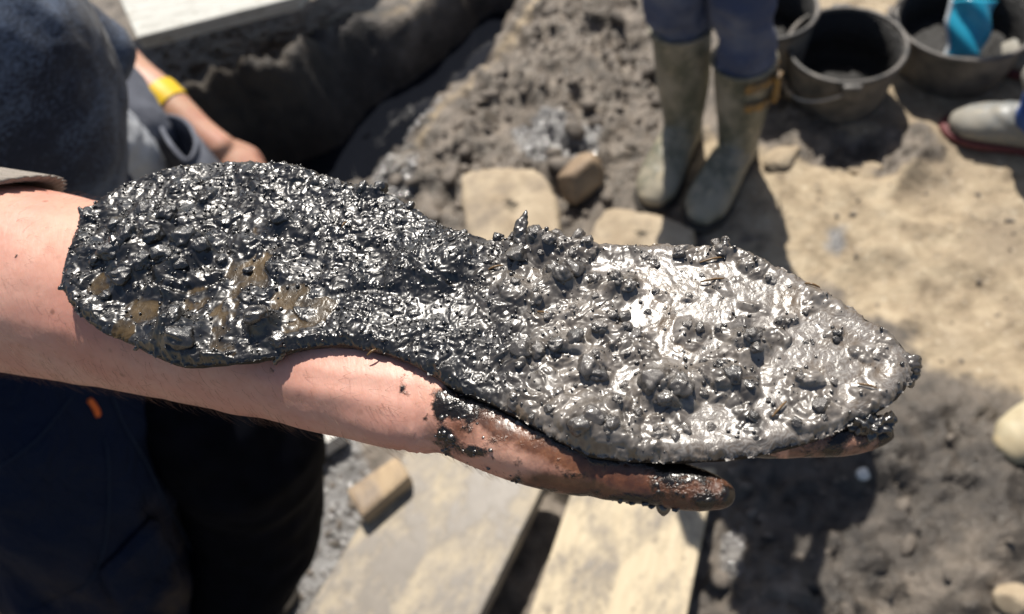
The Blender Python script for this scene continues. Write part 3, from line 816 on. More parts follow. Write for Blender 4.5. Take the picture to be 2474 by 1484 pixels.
def standing(label, feetL, feetR, facing, boots, trouser, jacket, hgt=1.0, hip=None, stoop=0.0, shirt_len=0.0, cuffs=(0.30, 0.30), straps=(False, False), lean=((0, 0), (0, 0)), group=None, tuck=True, face=None):
    """a whole standing person; feet = (heel, toe) ground points"""
    fl, fr = [np.asarray(p, float) for p in feetL], [np.asarray(p, float) for p in feetR]
    base = (fl[0] + fr[0]) / 2; s = hgt
    p = thing('person', label, 'person', base, group)
    f = np.array([math.cos(facing), math.sin(facing), 0]); u = np.array([0, 0, 1.0]); r = np.cross(f, u)
    hipc = base + u * .88 * s if hip is None else np.asarray(hip, float)
    sh = hipc + u * (.50 - stoop * .25) * s + f * stoop
    # body (skin): head, neck, chest core, arms, hands, lower legs inside the boots
    hd = sh + u * (.21 - stoop * .7) * s + f * (.02 + stoop * .9)
    B = head_parts(hd, face if face is not None else f, s)
    B.append(loft([hd - u * .06, sh + u * .02, sh - u * .1], [.055 * s, .06 * s, .1 * s], ref=f, n=12))
    J = [loft([hipc - u * .04, hipc + u * .12 * s + f * stoop * .15, hipc + u * .31 * s + f * stoop * .55, sh - u * .03, sh + u * .045 * s], np.array([.17, .155, .18, .185, .08]) * s, np.array([.12, .11, .125, .11, .07]) * s, ref=f, n=20)]
    for k in (-1, 1):
        a0 = sh + r * k * .17 * s - u * .02; a1 = a0 + r * k * .05 - u * .27 * s - f * .01; a2 = a1 + f * .21 * s + u * .06 * s - r * k * .07
        J.append(loft([a0 - r * k * .04, a0, (a0 + a1) / 2, a1, a1 * .35 + a2 * .65], np.array([.065, .062, .052, .046, .040]) * s, ref=f, n=14))
        B.append(loft([a0, a1, a2], np.array([.05, .04, .028]) * s, ref=f, n=12))
        dd = (a2 - a1) / np.linalg.norm(a2 - a1); B += hand_parts(a2, dd, r * k, f, s)
        B.append(loft([sh, a0], np.array([.06, .05]) * s, ref=f, n=10))
    add('body', fuse(B, .0075 * s, 4), MAT['skin_plain'], p)
    eyes(hd, f, p, s); hair(hd, f, p, s)
    jk = cloth(J, .011, MAT[jacket], 'jacket', p, .008, 12, 3)
    Tp = [loft([hipc + u * .06, hipc - u * .04, hipc - u * .13], [.15 * s, .165 * s, .12 * s], [.11 * s, .12 * s, .11 * s], ref=f, n=20)]
    for (heel, toe), k, cz, ln in ((fl, -1, cuffs[0], lean[0]), (fr, 1, cuffs[1], lean[1])):
        sgn = np.sign((heel - base) @ r) or k
        ank = heel + np.array([ln[0] * .75, ln[1] * .75, 0])
        fd = (toe - heel) / np.linalg.norm(toe - heel)
        hp = hipc + r * sgn * .085 * s - u * .06
        kn = np.array([ank[0], ank[1], 0]) * .62 + np.array([hp[0], hp[1], 0]) * .38 + f * .03 + u * .47 * s
        C = [hp, (hp + kn) / 2, kn, np.array([ank[0], ank[1], 0]) + fd * .02 + u * (cz + .09), np.array([ank[0], ank[1], 0]) + fd * .014 + u * (cz + .03), np.array([ank[0], ank[1], 0]) + fd * .012 + u * (cz - .012)]
        Tp.append(loft(C, np.array([.092, .085, .068, .066, .071, .060 if tuck else .07]) * s, ref=f, n=18, round_ends=False))
    cloth(Tp, .008, MAT[trouser], 'trousers', p, .009, 20, 8, (1, 1, 1.3), 3)
    put_boot(p, fl[0], fl[1], MAT[boots[0]], MAT[boots[1]], None, cuffs[0] + .02, lean[0], straps[0])
    put_boot(p, fr[0], fr[1], MAT[boots[0]], MAT[boots[1]], None, cuffs[1] + .02, lean[1], straps[1])
    return p

# person in olive boots
z0 = 0.0
LH, LT = at_z(1640, 372, z0), at_z(1572, 503, z0)
RH, RT_ = at_z(1776, 400, z0), at_z(1688, 545, z0)
def foot(h, tt, L=0.265):
    d = (tt - h); d /= np.linalg.norm(d); h2 = tt - d * (L - .02); return h2, tt
LH, LT = foot(LH, LT); RH, RT_ = foot(RH, RT_)
standing('person in dark blue trousers tucked into muddy olive wellington boots', (LH, LT), (RH, RT_), math.radians(-110), ('boot_olive', 'boot_sole'), 'trouser_blue', 'jacket_grey',
         0.92, (LH + RH) / 2 + np.array([-.05, .03, .80]), lean=((-.02, .0), (-.015, .0)), stoop=.16, cuffs=(0.365, 0.315), straps=(False, True))
# person at the right edge: pale grey boot with red sole, bright blue trousers
h, tt = foot(at_z(2480, 350, 0), at_z(2300, 312, 0))
h2 = h + np.array([.22, .18, 0]); t2 = h2 + (tt - h)
standing('person in bright blue trousers and pale grey boots with red soles', (h, tt), (h2, t2), math.atan2((tt - h)[1], (tt - h)[0]), ('boot_grey', 'red_sole'), 'trouser_bright', 'jacket_red', 0.95, None, cuffs=(.10, .10), tuck=False, lean=(tuple((tt - h)[:2] * .28), (0, 0)))
h, tt = foot(at_z(2560, 1010, 0), at_z(2418, 1105, 0))
h2 = h + np.array([.26, -.02, 0]); t2 = h2 + (tt - h)
standing('person whose pale tan boot toe rests on the dark clods', (h, tt), (h2, t2), math.atan2((tt - h)[1], (tt - h)[0]), ('boot_tan', 'boot_sole'), 'trouser_grey', 'jacket_green', 0.95, None, cuffs=(.24, .24))

# ================================================================== BUCKETS
def bucket(name, c, R0, Hb, label, tilt=(0, 0), squash=1.0, rz=0, fill=0.75, bail='down', bail_side=1, group='mud buckets standing behind the boots'):
    b = thing(name, label, 'bucket', c, group)
    n = 40; th = np.linspace(0, 2 * math.pi, n, endpoint=False)
    prof = [(R0 * .80, 0), (R0 * .83, .012), (R0 * .9, Hb * .45), (R0 * .985, Hb * .93), (R0 * .985, Hb * .985), (R0 * .945, Hb * .985), (R0 * .86, Hb * .45), (R0 * .79, .015)]
    V = np.vstack([np.c_[np.cos(th) * r * (1 + 0.012 * np.sin(2 * th + 1)), np.sin(th) * r * squash, np.full(n, z)] for r, z in prof])
    F = [(i * n + j, i * n + (j + 1) % n, (i + 1) * n + (j + 1) % n, (i + 1) * n + j) for i in range(len(prof) - 1) for j in range(n)]
    F += [tuple(range(n))[::-1], tuple((len(prof) - 1) * n + j for j in range(n))]
    me = mesh_np('shell', V, F)
    objs = [add('shell', me, MAT['bucket'])]; me.materials.append(MAT['spoil_shade'])
    pi = np.array([1 if 5 * n <= q < (len(prof) - 1) * n else 0 for q in range(len(me.polygons))], np.int32); me.polygons.foreach_set('material_index', pi)  # inner wall coloured near black to stand in for shade
    C = np.c_[np.cos(th) * R0, np.sin(th) * R0 * squash, np.full(n, Hb)]; C = np.vstack([C, C[:1]])
    objs.append(add('rim', mesh_np('rim', *loft(C, np.full(n + 1, .0065), n=8, sub=1, caps=False, round_ends=False)), MAT['rim']))
    # spoil inside
    rr = np.linspace(0.03, .93, 9); fz = fill * Hb; rad = R0 * (.80 + .17 * fill)
    V = np.vstack([np.c_[np.cos(th) * rad * k, np.sin(th) * rad * squash * k, fz + .02 * (1 - k) + .008 * fbm2(np.cos(th) * k * 4 + c[0] * 9, np.sin(th) * k * 4, 3, 6)] for k in rr])
    F = np.array([(i * n + j, i * n + (j + 1) % n, (i + 1) * n + (j + 1) % n, (i + 1) * n + j) for i in range(8) for j in range(n)])
    objs.append(add('mud_fill', mesh_np('mud_fill', V, F), MAT['spoil_shade']))
    for k in (-1, 1):
        objs.append(add('lug', mesh_np('lug', *box((k * (R0 + .008), 0, Hb - .018), .022, .045, .04, 0, .005)), MAT['rim']))
    # bail: wire from lug to lug, fallen to one side
    ph = np.linspace(0, math.pi, 25)
    drop = {'down': -0.72, 'rest': 0.15, 'up': 1.2}[bail]
    dirv = np.array([0, math.cos(drop) * bail_side, math.sin(drop)])
    C = np.array([(math.cos(q) * (R0 + .012), 0, Hb - .012) + dirv * math.sin(q) * (R0 * 1.08) for q in ph])
    if bail == 'down': C[:, 1] *= 1.18
    w = add('handle', mesh_np('handle', *loft(C, np.full(25, .0032), n=8, sub=2)), MAT['wire'])
    g = add('grip', mesh_np('grip', *loft(C[9:16], np.full(7, .009), n=10, sub=2)), MAT['grip']); g.parent = w
    objs.append(w)
    for o in objs:
        o.parent = b
    b.rotation_euler = (tilt[0], tilt[1], rz)
    return b
g0 = at_z(2036, 235, 0)
c1 = at_z(2046, 108, .165)
bucket('bucket', (c1[0], c1[1] , 0.0), .140, .165, 'open dusty grey bucket of dark mud right behind the olive boots', rz=1.25, bail='down', bail_side=1, fill=.15)
c2 = at_z(2335, 40, .15)
bk2 = bucket('bucket', (c2[0], c2[1], 0), .165, .15, 'wide dark bucket with a blue scoop standing in it', rz=-0.5, bail='up', bail_side=-1, fill=.3)
c3 = at_z(1855, 30, .2)
bucket('bucket', (c3[0], c3[1], 0), .12, .21, 'grey bucket mostly hidden behind the olive boots', rz=1.2, bail='rest', bail_side=1, fill=.5)
# blue scoop in the second bucket
sc = thing('scoop', 'bright blue plastic scoop sticking out of the wide dark bucket', 'scoop', c2)
A = at_z(2345, 75, .15); B_ = at_z(2362, -40, .23)
ax = (B_ - A); L = np.linalg.norm(ax); ax /= L; sdv = np.cross(ax, [0, 0, 1]); sdv /= np.linalg.norm(sdv); nv = np.cross(sdv, ax)
V = []; m, k = 16, 12
for th_ in (0.0, .003):
    for i in range(m):
        q = i / (m - 1)
        for j in range(k):
            a = (j / (k - 1) - .5) * 2.0; rr = .050 + .014 * q + .006 * math.sin(q * 9 + 4 * a)
            V.append(A - ax * .06 + ax * (L * 1.2) * q + sdv * math.sin(a) * (rr - th_) + nv * (math.cos(a) * (rr - th_) - .05))
F = []
for s_ in (0, 1):
    for i in range(m - 1):
        for j in range(k - 1):
            b = s_ * m * k; q = (b + i * k + j, b + i * k + j + 1, b + (i + 1) * k + j + 1, b + (i + 1) * k + j); F.append(q if s_ == 0 else q[::-1])
edge = [i * k for i in range(m)] + [(m - 1) * k + j for j in range(1, k)] + [i * k + k - 1 for i in range(m - 2, -1, -1)] + [j for j in range(k - 2, 0, -1)]
for a, b in zip(edge, edge[1:] + edge[:1]): F.append((a, b, b + m * k, a + m * k))
add('blade', mesh_np('blade', V, F), MAT['blue_plastic'], sc)
eL = [np.array(V[i * k]) for i in range(0, m, 3)]
add('edge_strip', mesh_np('edge_strip', *loft(eL, np.full(len(eL), .006), n=8)), MAT['pale_plastic'], sc)
add('handle', mesh_np('handle', *loft([B_, B_ + ax * .06 + nv * .01, B_ + ax * .16 + nv * .015], [.016, .013, .014], n=12)), MAT['blue_plastic'], sc)

# ================================================================== SOLE frame
DS = 0.292
S0 = CAM + ray(1237, 760) * DS
TX, TY = math.radians(0.0), math.radians(0.0)
SN = np.array([-math.sin(TX), -math.sin(TY), 1.0]); SN /= np.linalg.norm(SN)
SU = np.array([1.0, 0, 0]) - SN * SN[0]; SU /= np.linalg.norm(SU)
SVv = np.cross(SN, SU)
def onp(px, py, off=0.0):
    d = ray(px, py); return CAM + d * (((S0 + SN * off - CAM) @ SN) / (d @ SN))
def uv(px, py, off=0.0):
    q = onp(px, py, off) - S0; return np.array([q @ SU, q @ SVv])
def w3(u_, v_, h): return S0 + np.multiply.outer(u_, SU) + np.multiply.outer(v_, SVv) + np.multiply.outer(h, SN)
OUT = [(150, 680), (160, 630), (185, 560), (205, 515), (250, 480), (310, 443), (370, 420), (440, 403), (520, 395), (600, 392), (680, 400), (750, 412), (820, 438), (890, 452), (950, 474), (1000, 505),
       (1050, 535), (1110, 562), (1180, 580), (1250, 582), (1350, 580), (1430, 588), (1520, 594), (1600, 592), (1680, 600), (1740, 596), (1800, 610), (1870, 642), (1950, 682), (2020, 722), (2090, 770),
       (2150, 806), (2188, 850), (2200, 890), (2188, 930), (2150, 968), (2080, 1008), (2000, 1045), (1900, 1078), (1800, 1098), (1700, 1108), (1600, 1110), (1500, 1105), (1420, 1092), (1350, 1058),
       (1270, 1012), (1180, 966), (1100, 935), (1040, 898), (970, 862), (900, 842), (830, 829), (760, 832), (700, 842), (660, 856), (600, 868), (520, 876), (440, 878), (370, 853), (300, 818), (240, 792),
       (190, 752), (160, 712)]
OUTU = np.array([uv(*p) for p in OUT])
outc = catmull(OUTU, 4, True)

# leather sole: layered slab under the mud
n = len(outc); cm = outc.mean(0)
nrm = np.roll(outc, -1, 0) - np.roll(outc, 1, 0); nrm = np.c_[nrm[:, 1], -nrm[:, 0]]; nrm /= np.linalg.norm(nrm, axis=1)[:, None]
if ((outc - cm) * nrm).sum() < 0: nrm = -nrm
sole = thing('shoe_sole', 'mud-caked black leather shoe sole lying on the outstretched bare forearm and hand', 'shoe sole', S0 - SN * .006)
V = []
for dz, inset in ((-0.0004, -.0016), (-0.0006, .0001), (-.0012, .0004), (-.0018, -.0004), (-.0024, .0003), (-.0032, .0000), (-.0037, -.0010)):
    q = outc + nrm * (inset + 0.0005 * noise2(outc[:, 0] * 260 + dz * 900, outc[:, 1] * 260, 4))[:, None]
    V.append(w3(q[:, 0], q[:, 1], np.full(n, dz)))
m = len(V); V = np.vstack(V)
F = [(i * n + j, i * n + (j + 1) % n, (i + 1) * n + (j + 1) % n, (i + 1) * n + j) for i in range(m - 1) for j in range(n)]
F += [tuple(range(n)), tuple((m - 1) * n + j for j in range(n))[::-1]]
add('leather', mesh_np('leather', V, F), MAT['leather'], sole)

# clods: (px, py, r px, how silty)
CL = [(690, 545, 27, 0), (470, 605, 36, 0), (505, 622, 26, 0), (330, 600, 34, 0), (285, 625, 30, 0), (420, 545, 34, 0), (365, 520, 34, 0), (310, 690, 30, 0), (440, 790, 30, 0), (455, 830, 34, 0),
      (640, 785, 30, .2), (268, 722, 18, 0), (210, 590, 16, 0), (415, 640, 34, 0), (360, 655, 28, 0), (455, 660, 22, 0), (240, 640, 20, 0), (390, 590, 30, 0), (300, 560, 24, 0), (540, 640, 14, 0), (680, 830, 16, 0),
      (918, 462, 22, 0), (880, 470, 16, 0), (820, 465, 18, 0), (990, 505, 13, 0), (770, 452, 14, 0), (690, 405, 10, 0), (1050, 555, 12, 0), (850, 555, 9, 0), (950, 500, 12, 0), (1120, 570, 11, 0), (1205, 575, 13, 0),
      (1288, 566, 26, .35), (1340, 576, 24, .5), (1398, 588, 22, .5), (1300, 590, 22, .3), (1252, 628, 24, .3), (1240, 575, 14, .2), (1420, 600, 14, .5),
      (1262, 862, 24, .35), (1306, 862, 18, .35), (1345, 850, 20, .2), (1388, 838, 24, .2), (1447, 808, 19, .6), (1534, 815, 26, .3), (1515, 806, 14, .4), (1425, 902, 34, .4), (1448, 915, 26, .2), (1585, 945, 34, .5), (1640, 955, 34, .35),
      (1600, 975, 26, .3), (1812, 835, 24, .3), (1825, 858, 22, .3), (1490, 695, 25, .4), (1520, 708, 22, .4), (1440, 690, 20, .4), (1385, 665, 30, .3), (1365, 690, 22, .3), (1340, 665, 18, .3), (1752, 580, 12, .3), (1730, 590, 14, .6),
      (1866, 690, 15, .5), (1510, 775, 18, .3), (1480, 780, 12, .4), (1440, 1030, 30, .4), (1405, 1045, 26, .3), (1480, 1045, 22, .3), (1330, 1000, 12, .2), (1700, 890, 14, .3), (1540, 1010, 13, .5), (1980, 985, 20, .4), (1660, 800, 13, .7),
      (1690, 805, 16, .4), (1560, 630, 18, .7), (1640, 625, 20, .5), (1740, 620, 18, .6), (1770, 930, 24, .1), (1805, 945, 16, .1), (1740, 900, 18, .1), (1900, 790, 9, .6), (1590, 1060, 18, .8), (1660, 1050, 15, .8), (1720, 1040, 13, .7),
      (2010, 930, 12, .7), (1930, 930, 13, .6), (1870, 1010, 13, .7), (1250, 700, 14, .4), (1300, 740, 16, .6), (1560, 870, 14, .7), (1390, 760, 13, .7), (1330, 775, 14, .5), (2080, 1000, 9, .6), (1510, 940, 16, .6), (1700, 960, 14, .5),
      (1240, 980, 13, .3), (1290, 1010, 11, .2), (1350, 960, 13, .5), (1180, 640, 14, .2), (1100, 600, 12, .1), (600, 660, 12, 0), (570, 560, 10, 0), (500, 500, 14, 0), (430, 470, 14, .1), (560, 440, 10, 0)]

rs = np.random.RandomState(15)
OUTP = np.array(OUT, float)
while len(CL) < 190:
    q = np.array([1230 + 960 * rs.rand(), 600 + 500 * rs.rand()])
    if poly_sd(q[:1], q[1:], OUTP)[0] < 22: continue
    CL.append((q[0], q[1], 5 + 11 * rs.rand() ** 2.5, .1 + .6 * rs.rand()))
# ---- mud layer heightfield
ST = 0.00036
lo, hi = outc.min(0) - .002, outc.max(0) + .002
us = np.arange(lo[0], hi[0], ST); vs = np.arange(lo[1], hi[1], ST)
UU, VV = np.meshgrid(us, vs); shpS = UU.shape; U, Vv = UU.ravel(), VV.ravel()
sdist = poly_sd(U, Vv, outc)
jag = 0.0009 * fbm2(U * 350, Vv * 350, 3, 61)
sdj = sdist + jag
mm = 0.001
def blobs(lst, sharp=2.0):
    o = np.zeros(U.shape)
    for b in lst:
        c = uv(b[0], b[1]); r = b[2] * DS / FPX * 1.12; a = b[3] if len(b) > 3 else 1.0
        q = ((U - c[0]) ** 2 + (Vv - c[1]) ** 2) / r ** 2
        o = np.maximum(o, a * np.exp(-q ** (sharp / 2)))
    return o
fore = sstep(uv(1070, 780)[0], uv(1350, 780)[0], U + 0.012 * fbm2(U * 40, Vv * 40, 3, 2) - (Vv * 0.25))
heel = 1 - sstep(uv(640, 650)[0], uv(880, 650)[0], U + 0.01 * fbm2(U * 40, Vv * 40, 3, 8))
waist = np.clip(1 - fore - heel, 0, 1)
wx = U + 0.0022 * fbm2(U * 70, Vv * 70, 3, 71); wy = Vv + 0.0022 * fbm2(U * 70 + 5, Vv * 70 + 9, 3, 72)
h = 2.0 * mm * np.ones(U.shape)
h += 1.5 * mm * fbm2(wx * 55, wy * 55, 3, 10)
def domes(freq, seed, cut, k=1.25, p=1.6):
    b1, b2, bc = worley2(wx * freq, wy * freq * 1.1, seed)
    size = 0.55 + 0.45 * bc
    return np.clip(1 - (b1 * k / size) ** 2, 0, 1) ** p * (bc > cut) * size
h += domes(95, 12, .45, 1.15) * (2.15 * fore + 1.9 * heel + 0.8 * waist) * mm
h += domes(200, 13, .35) * (1.1 * fore + .55 * heel + .6 * waist) * mm
wx, wy = wx + 0.0006 * noise2(U * 300, Vv * 300, 73), wy + 0.0006 * noise2(U * 300 + 5, Vv * 300, 74)
h += domes(430, 16, .25) * (.5 * fore + .26 * heel + .50 * waist) * mm
h += domes(820, 18, .35) * (.13 * fore + .11 * heel + .22 * waist) * mm
rid = 1 - np.abs(fbm2(wx * 120, wy * 190, 2, 14))
h += (rid - .5) * (.9 * heel + .6 * waist + .3 * fore) * mm
fine = fbm2(U * 420, Vv * 520, 2, 15, 0.5)
h += fine * (0.09 * heel + .12 * waist + .04 * fore) * mm
# big features of the photographed sole: (px, py, r px, height mm)
BIG = [(360, 580, 80, 2.5), (470, 620, 60, 3.0), (330, 650, 60, 2.5), (420, 690, 60, 1.5), (440, 810, 50, 3.0), (640, 790, 36, 3), (230, 620, 45, 1.5), (700, 440, 90, 1.2), (520, 420, 60, -1),
       (820, 520, 110, 1.2), (1060, 640, 90, 3), (1120, 690, 50, -1), (1000, 740, 70, -.8), (1290, 590, 70, 4), (1390, 600, 60, 3), (1370, 690, 65, 3), (1500, 700, 55, 2.5), (1340, 850, 70, 3.5), (1600, 950, 75, 4),
       (1430, 900, 50, 3), (1440, 1040, 80, 3.5), (1260, 740, 70, 2), (1810, 840, 45, 3), (1750, 910, 80, 2.5), (1930, 780, 90, 1.2), (1950, 980, 80, 1.5), (1700, 620, 60, 2.5), (1560, 640, 40, 1.5), (1420, 930, 60, -2), (1540, 1010, 60, -1.5), (1360, 820, 40, -2)]
for (px, py, r, hh) in BIG:
    c = uv(px, py); rr = r * DS / FPX * 1.1
    dd = np.hypot(U - c[0] + .15 * rr * noise2(U * 200, Vv * 200, 33), (Vv - c[1]) * 1.25) / rr
    h += hh * mm * (0.55 if px > 1250 else 1.5) * np.exp(-dd ** 3.2)
for (px, py, rp, sl) in CL:
    c = uv(px, py); rr = rp * DS / FPX * 1.35
    dd = np.hypot(U - c[0], Vv - c[1]) / rr + .18 * noise2(U * 260, Vv * 260, 34)
    h += (0.30 if px > 700 else 0.42) * rr * np.exp(-np.maximum(dd, 0) ** 2.6)
# cracks through the seepage
for line in ([(610, 755), (720, 740), (830, 715), (900, 705), (960, 712)], [(380, 690), (430, 710), (520, 690), (590, 650), (620, 620)]):
    L_ = catmull([uv(*p) for p in line], 10); dmin = np.full(U.shape, 9.0)
    for q in L_: dmin = np.minimum(dmin, np.hypot(U - q[0], Vv - q[1]))
    h -= 1.5 * mm * np.exp(-(dmin / .0013) ** 2)
# slurry level: thick over the forepart, patches at the heel
heelpool = blobs([(660, 560, 55), (570, 640, 50), (600, 700, 60), (480, 720, 40), (700, 720, 50), (350, 750, 50), (560, 800, 55), (700, 780, 50), (250, 690, 40), (640, 620, 50), (560, 760, 60), (760, 760, 60, .8), (540, 850, 40), (300, 800, 40, .8)], 3)
dryf = blobs([(1250, 780, 90), (1180, 860, 90), (1350, 640, 60), (1760, 920, 70), (1180, 680, 100), (1300, 930, 60)], 2.5)
flood = blobs([(1600, 640, 60), (1590, 680, 70), (1700, 700, 110), (1560, 740, 80), (1840, 700, 110), (1500, 790, 60), (1940, 820, 140), (1500, 900, 50), (1640, 1030, 70), (1800, 1020, 110), (1480, 990, 50), (2080, 880, 110), (1900, 760, 130), (1290, 690, 50)], 2.5)
hm = h - 0.9 * mm
flood_s = sstep(.25, .8, flood) * (1 - .8 * sstep(.3, .8, dryf)) * fore
pool_s = sstep(.28, .8, heelpool + .25 * fbm2(U * 120, Vv * 120, 3, 84)) * (heel > .02)
hm = hm - .55 * mm * flood_s - .85 * mm * pool_s
lev_f = (1.6 + .35 * fbm2(U * 28, Vv * 28, 2, 81) + 0.40 * flood_s - 1.0 * sstep(.2, .8, dryf)) * mm
lev_h = (1.05 + .25 * fbm2(U * 60, Vv * 60, 2, 83)) * mm
lev = np.where(fore > .02, lev_f - 7 * mm * (1 - sstep(.1, .75, fore)), -9 * mm)
lev = np.maximum(lev, lev_h - 9 * mm * (1 - sstep(.02, .3, pool_s)))
k_ = 0.22 * mm
dlt = (lev - hm) / k_
filmv = 1 / (1 + np.exp(-np.clip(dlt * 1.2, -30, 30)))
H_ = hm + k_ * np.logaddexp(0, np.clip(dlt, -40, 40))          # soft maximum: a meniscus round each lump
H_ += filmv * 0.10 * mm * fbm2(U * 160 + 2 * fbm2(U * 50, Vv * 50, 2, 85), Vv * 160, 2, 86)
H_ = .35 * mm + .3 * mm * np.logaddexp(0, np.clip((H_ - .35 * mm) / (.3 * mm), -30, 60))
edge = sstep(0, .0026, sdj)
H_ = 0.4 * mm + (H_ - .4 * mm) * edge ** 0.7 + 0.45 * mm * np.exp(-((sdist - .004) / .0025) ** 2) * (0.4 + 0.8 * fore)
keep = sdj > -0.0002
# outside vertices are pulled to a low skirt
Hs_ = np.where(sdj > 0, H_, -0.0006)
shade_tint = fore
tintv = np.clip(fore * 1.2 - 0.10 + .35 * fbm2(U * 60, Vv * 60, 3, 88) * fore, 0, 1)
siltv = np.clip(fore * (0.95 + .4 * fbm2(U * 45, Vv * 45, 3, 89)) - 0.25 * dryf, 0, 1)
idx = np.full(len(U), -1); keepg = (sdj > -0.0007)
idx[keepg] = np.arange(keepg.sum()); I = idx.reshape(shpS)
Q = np.stack([I[:-1, :-1], I[:-1, 1:], I[1:, 1:], I[1:, :-1]], -1).reshape(-1, 4)
Q = Q[(Q >= 0).all(1)]
mudm = mesh_np('mud_layer', w3(U[keepg], Vv[keepg], Hs_[keepg]), Q)
attr(mudm, 'thick', np.clip(dlt * k_ / mm, -1, 4)[keepg]); attr(mudm, 'film', filmv[keepg]); attr(mudm, 'tint', tintv[keepg]); attr(mudm, 'silt', siltv[keepg])
add('mud_layer', mudm, MAT['mud'], sole)
HG = Hs_.reshape(shpS)
def mud_h(u_, v_):
    i = int(np.clip((u_ - lo[0]) / ST, 0, shpS[1] - 1)); j = int(np.clip((v_ - lo[1]) / ST, 0, shpS[0] - 1)); return float(HG[j, i])

# ---- clods stuck in the mud: each one a part
rs = np.random.RandomState(77)
kinds = []
for k in range(14):
    v, f = rock(4, 300 + k, 0.34, 1.3, 1)
    v = v * (1 + 0.05 * fbm3(v * 5, 2, 900 + k))[:, None]
    kinds.append(mesh_np('mud_clod', v, f))
    kinds[-1].materials.append(MAT['clod'])
def put_clod(px, py, rp, sl, lift=0.0, me=None):
    me = me or kinds[rs.randint(len(kinds))]
    c = uv(px, py); r = rp * DS / FPX
    hh = mud_h(*c)
    if hh < 0: hh = .001
    o = bpy.data.objects.new('mud_clod', me); COL.objects.link(o)
    P = w3(c[0], c[1], hh - r * .22) - np.array(sole.location)
    o.parent = sole; o.location = P
    o.rotation_euler = (rs.rand() * .5, rs.rand() * .5, rs.rand() * 6.28)
    o.scale = (r * (0.95 + .3 * rs.rand()), r * (.8 + .3 * rs.rand()), r * (.62 + .3 * rs.rand()))
    o.color = (1, 1, 1, min(1, sl * 1.7))
    return o
for (px, py, rp, sl) in CL: put_clod(px, py, rp * (.86 if px > 1420 else 1.0), sl)
# spikes and hanging bits at the edges
def bit(px, py, off_, pts, rad, mat='clod', sl=0.2, name='mud_shred', seed=1, amp=.0006):
    base = onp(px, py, off_); C = [base + CX * a * DS / FPX + CY * b * DS / FPX + FW * c * DS / FPX for a, b, c in pts]
    V_, F_ = loft(C, np.array(rad) * DS / FPX, n=12)
    me = fuse([(V_, F_)], .00055, 2); displace(me, amp, 700, seed, 3)
    o = add(name, me, MAT[mat], sole); o.color = (1, 1, 1, sl); return o
bit(1262, 575, .004, [(0, -10, 0), (-4, 25, 0), (4, 52, 0), (10, 66, 0)], [22, 17, 11, 3], sl=.4, seed=2)
bit(200, 520, .002, [(8, -8, 0), (-4, 8, 0), (-10, 26, 0)], [14, 10, 3], sl=0, seed=3)
bit(165, 700, -.001, [(8, -2, 0), (-8, 0, 0), (-24, 6, 0)], [10, 7, 9], sl=0, seed=4)
bit(668, 858, -.003, [(14, 8, 0), (4, -4, 0), (-4, -20, 0)], [15, 14, 5], sl=0, seed=5)
bit(2196, 880, -.001, [(-6, 8, 0), (10, 2, 0), (14, -16, 0), (2, -40, 0)], [16, 15, 13, 10], sl=.6, seed=6, amp=.001)
bit(2085, 1030, -.004, [(-14, 6, 0), (15, -2, 0), (40, 4, 0), (64, 12, 0)], [20, 26, 20, 10], sl=0, seed=7, amp=.0016)
bit(330, 838, -.002, [(6, 6, 0), (-2, -8, 0)], [8, 6], sl=0, seed=8)
bit(1750, 590, .004, [(0, -8, 0), (2, 10, 0)], [14, 9], sl=.4, seed=9)
# granules: stuff
pts = []
rs = np.random.RandomState(21)
cand = np.c_[lo[0] + rs.rand(26000) * (hi[0] - lo[0]), lo[1] + rs.rand(26000) * (hi[1] - lo[1])]
cs = poly_sd(cand[:, 0], cand[:, 1], outc)
v1, f1 = ico(1); GV, GF, go = [], [], 0
for (a, b), s_ in zip(cand, cs):
    if s_ < .0006 or len(GV) > 3200: continue
    i = int((a - lo[0]) / ST); j = int((b - lo[1]) / ST)
    q = min(i + j * shpS[1], len(U) - 1)
    if filmv[q] > .5 and rs.rand() > .12: continue
    if fore[q] > .6 and rs.rand() > .4: continue
    r = .00022 + .0006 * rs.rand() ** 3
    GV.append(w3(a, b, HG[j, i] + r * .35) + (v1 * (0.7 + .6 * rs.rand(3))) * r); GF.append(f1 + go); go += len(v1)
gm_ = mesh_np('mud_granules', np.vstack(GV), np.vstack(GF))
o = add('mud_granules', gm_, MAT['clod'], sole, kind='stuff'); o.color = (1, 1, 1, .12)
# few bits of straw
for (px, py, ang, L_) in [(1200, 655, .3, 40), (1720, 690, .1, 55), (2090, 945, -.4, 40), (1960, 700, -.5, 36), (840, 560, 1.2, 22), (1880, 1000, .9, 50), (1720, 640, .2, 60), (1320, 770, -.4, 40), (900, 850, .7, 30)]:
    d = (CX * math.cos(ang) + CY * math.sin(ang)); d = d - SN * (d @ SN); L2 = L_ * DS / FPX
    c = uv(px, py); b = w3(c[0], c[1], mud_h(*c) + .0005)
    add('straw', mesh_np('straw', *loft([b - d * L2 / 2, b + SN * .0006, b + d * L2 / 2], [.0003, .00045, .0002], n=6)), MAT['straw'], sole)

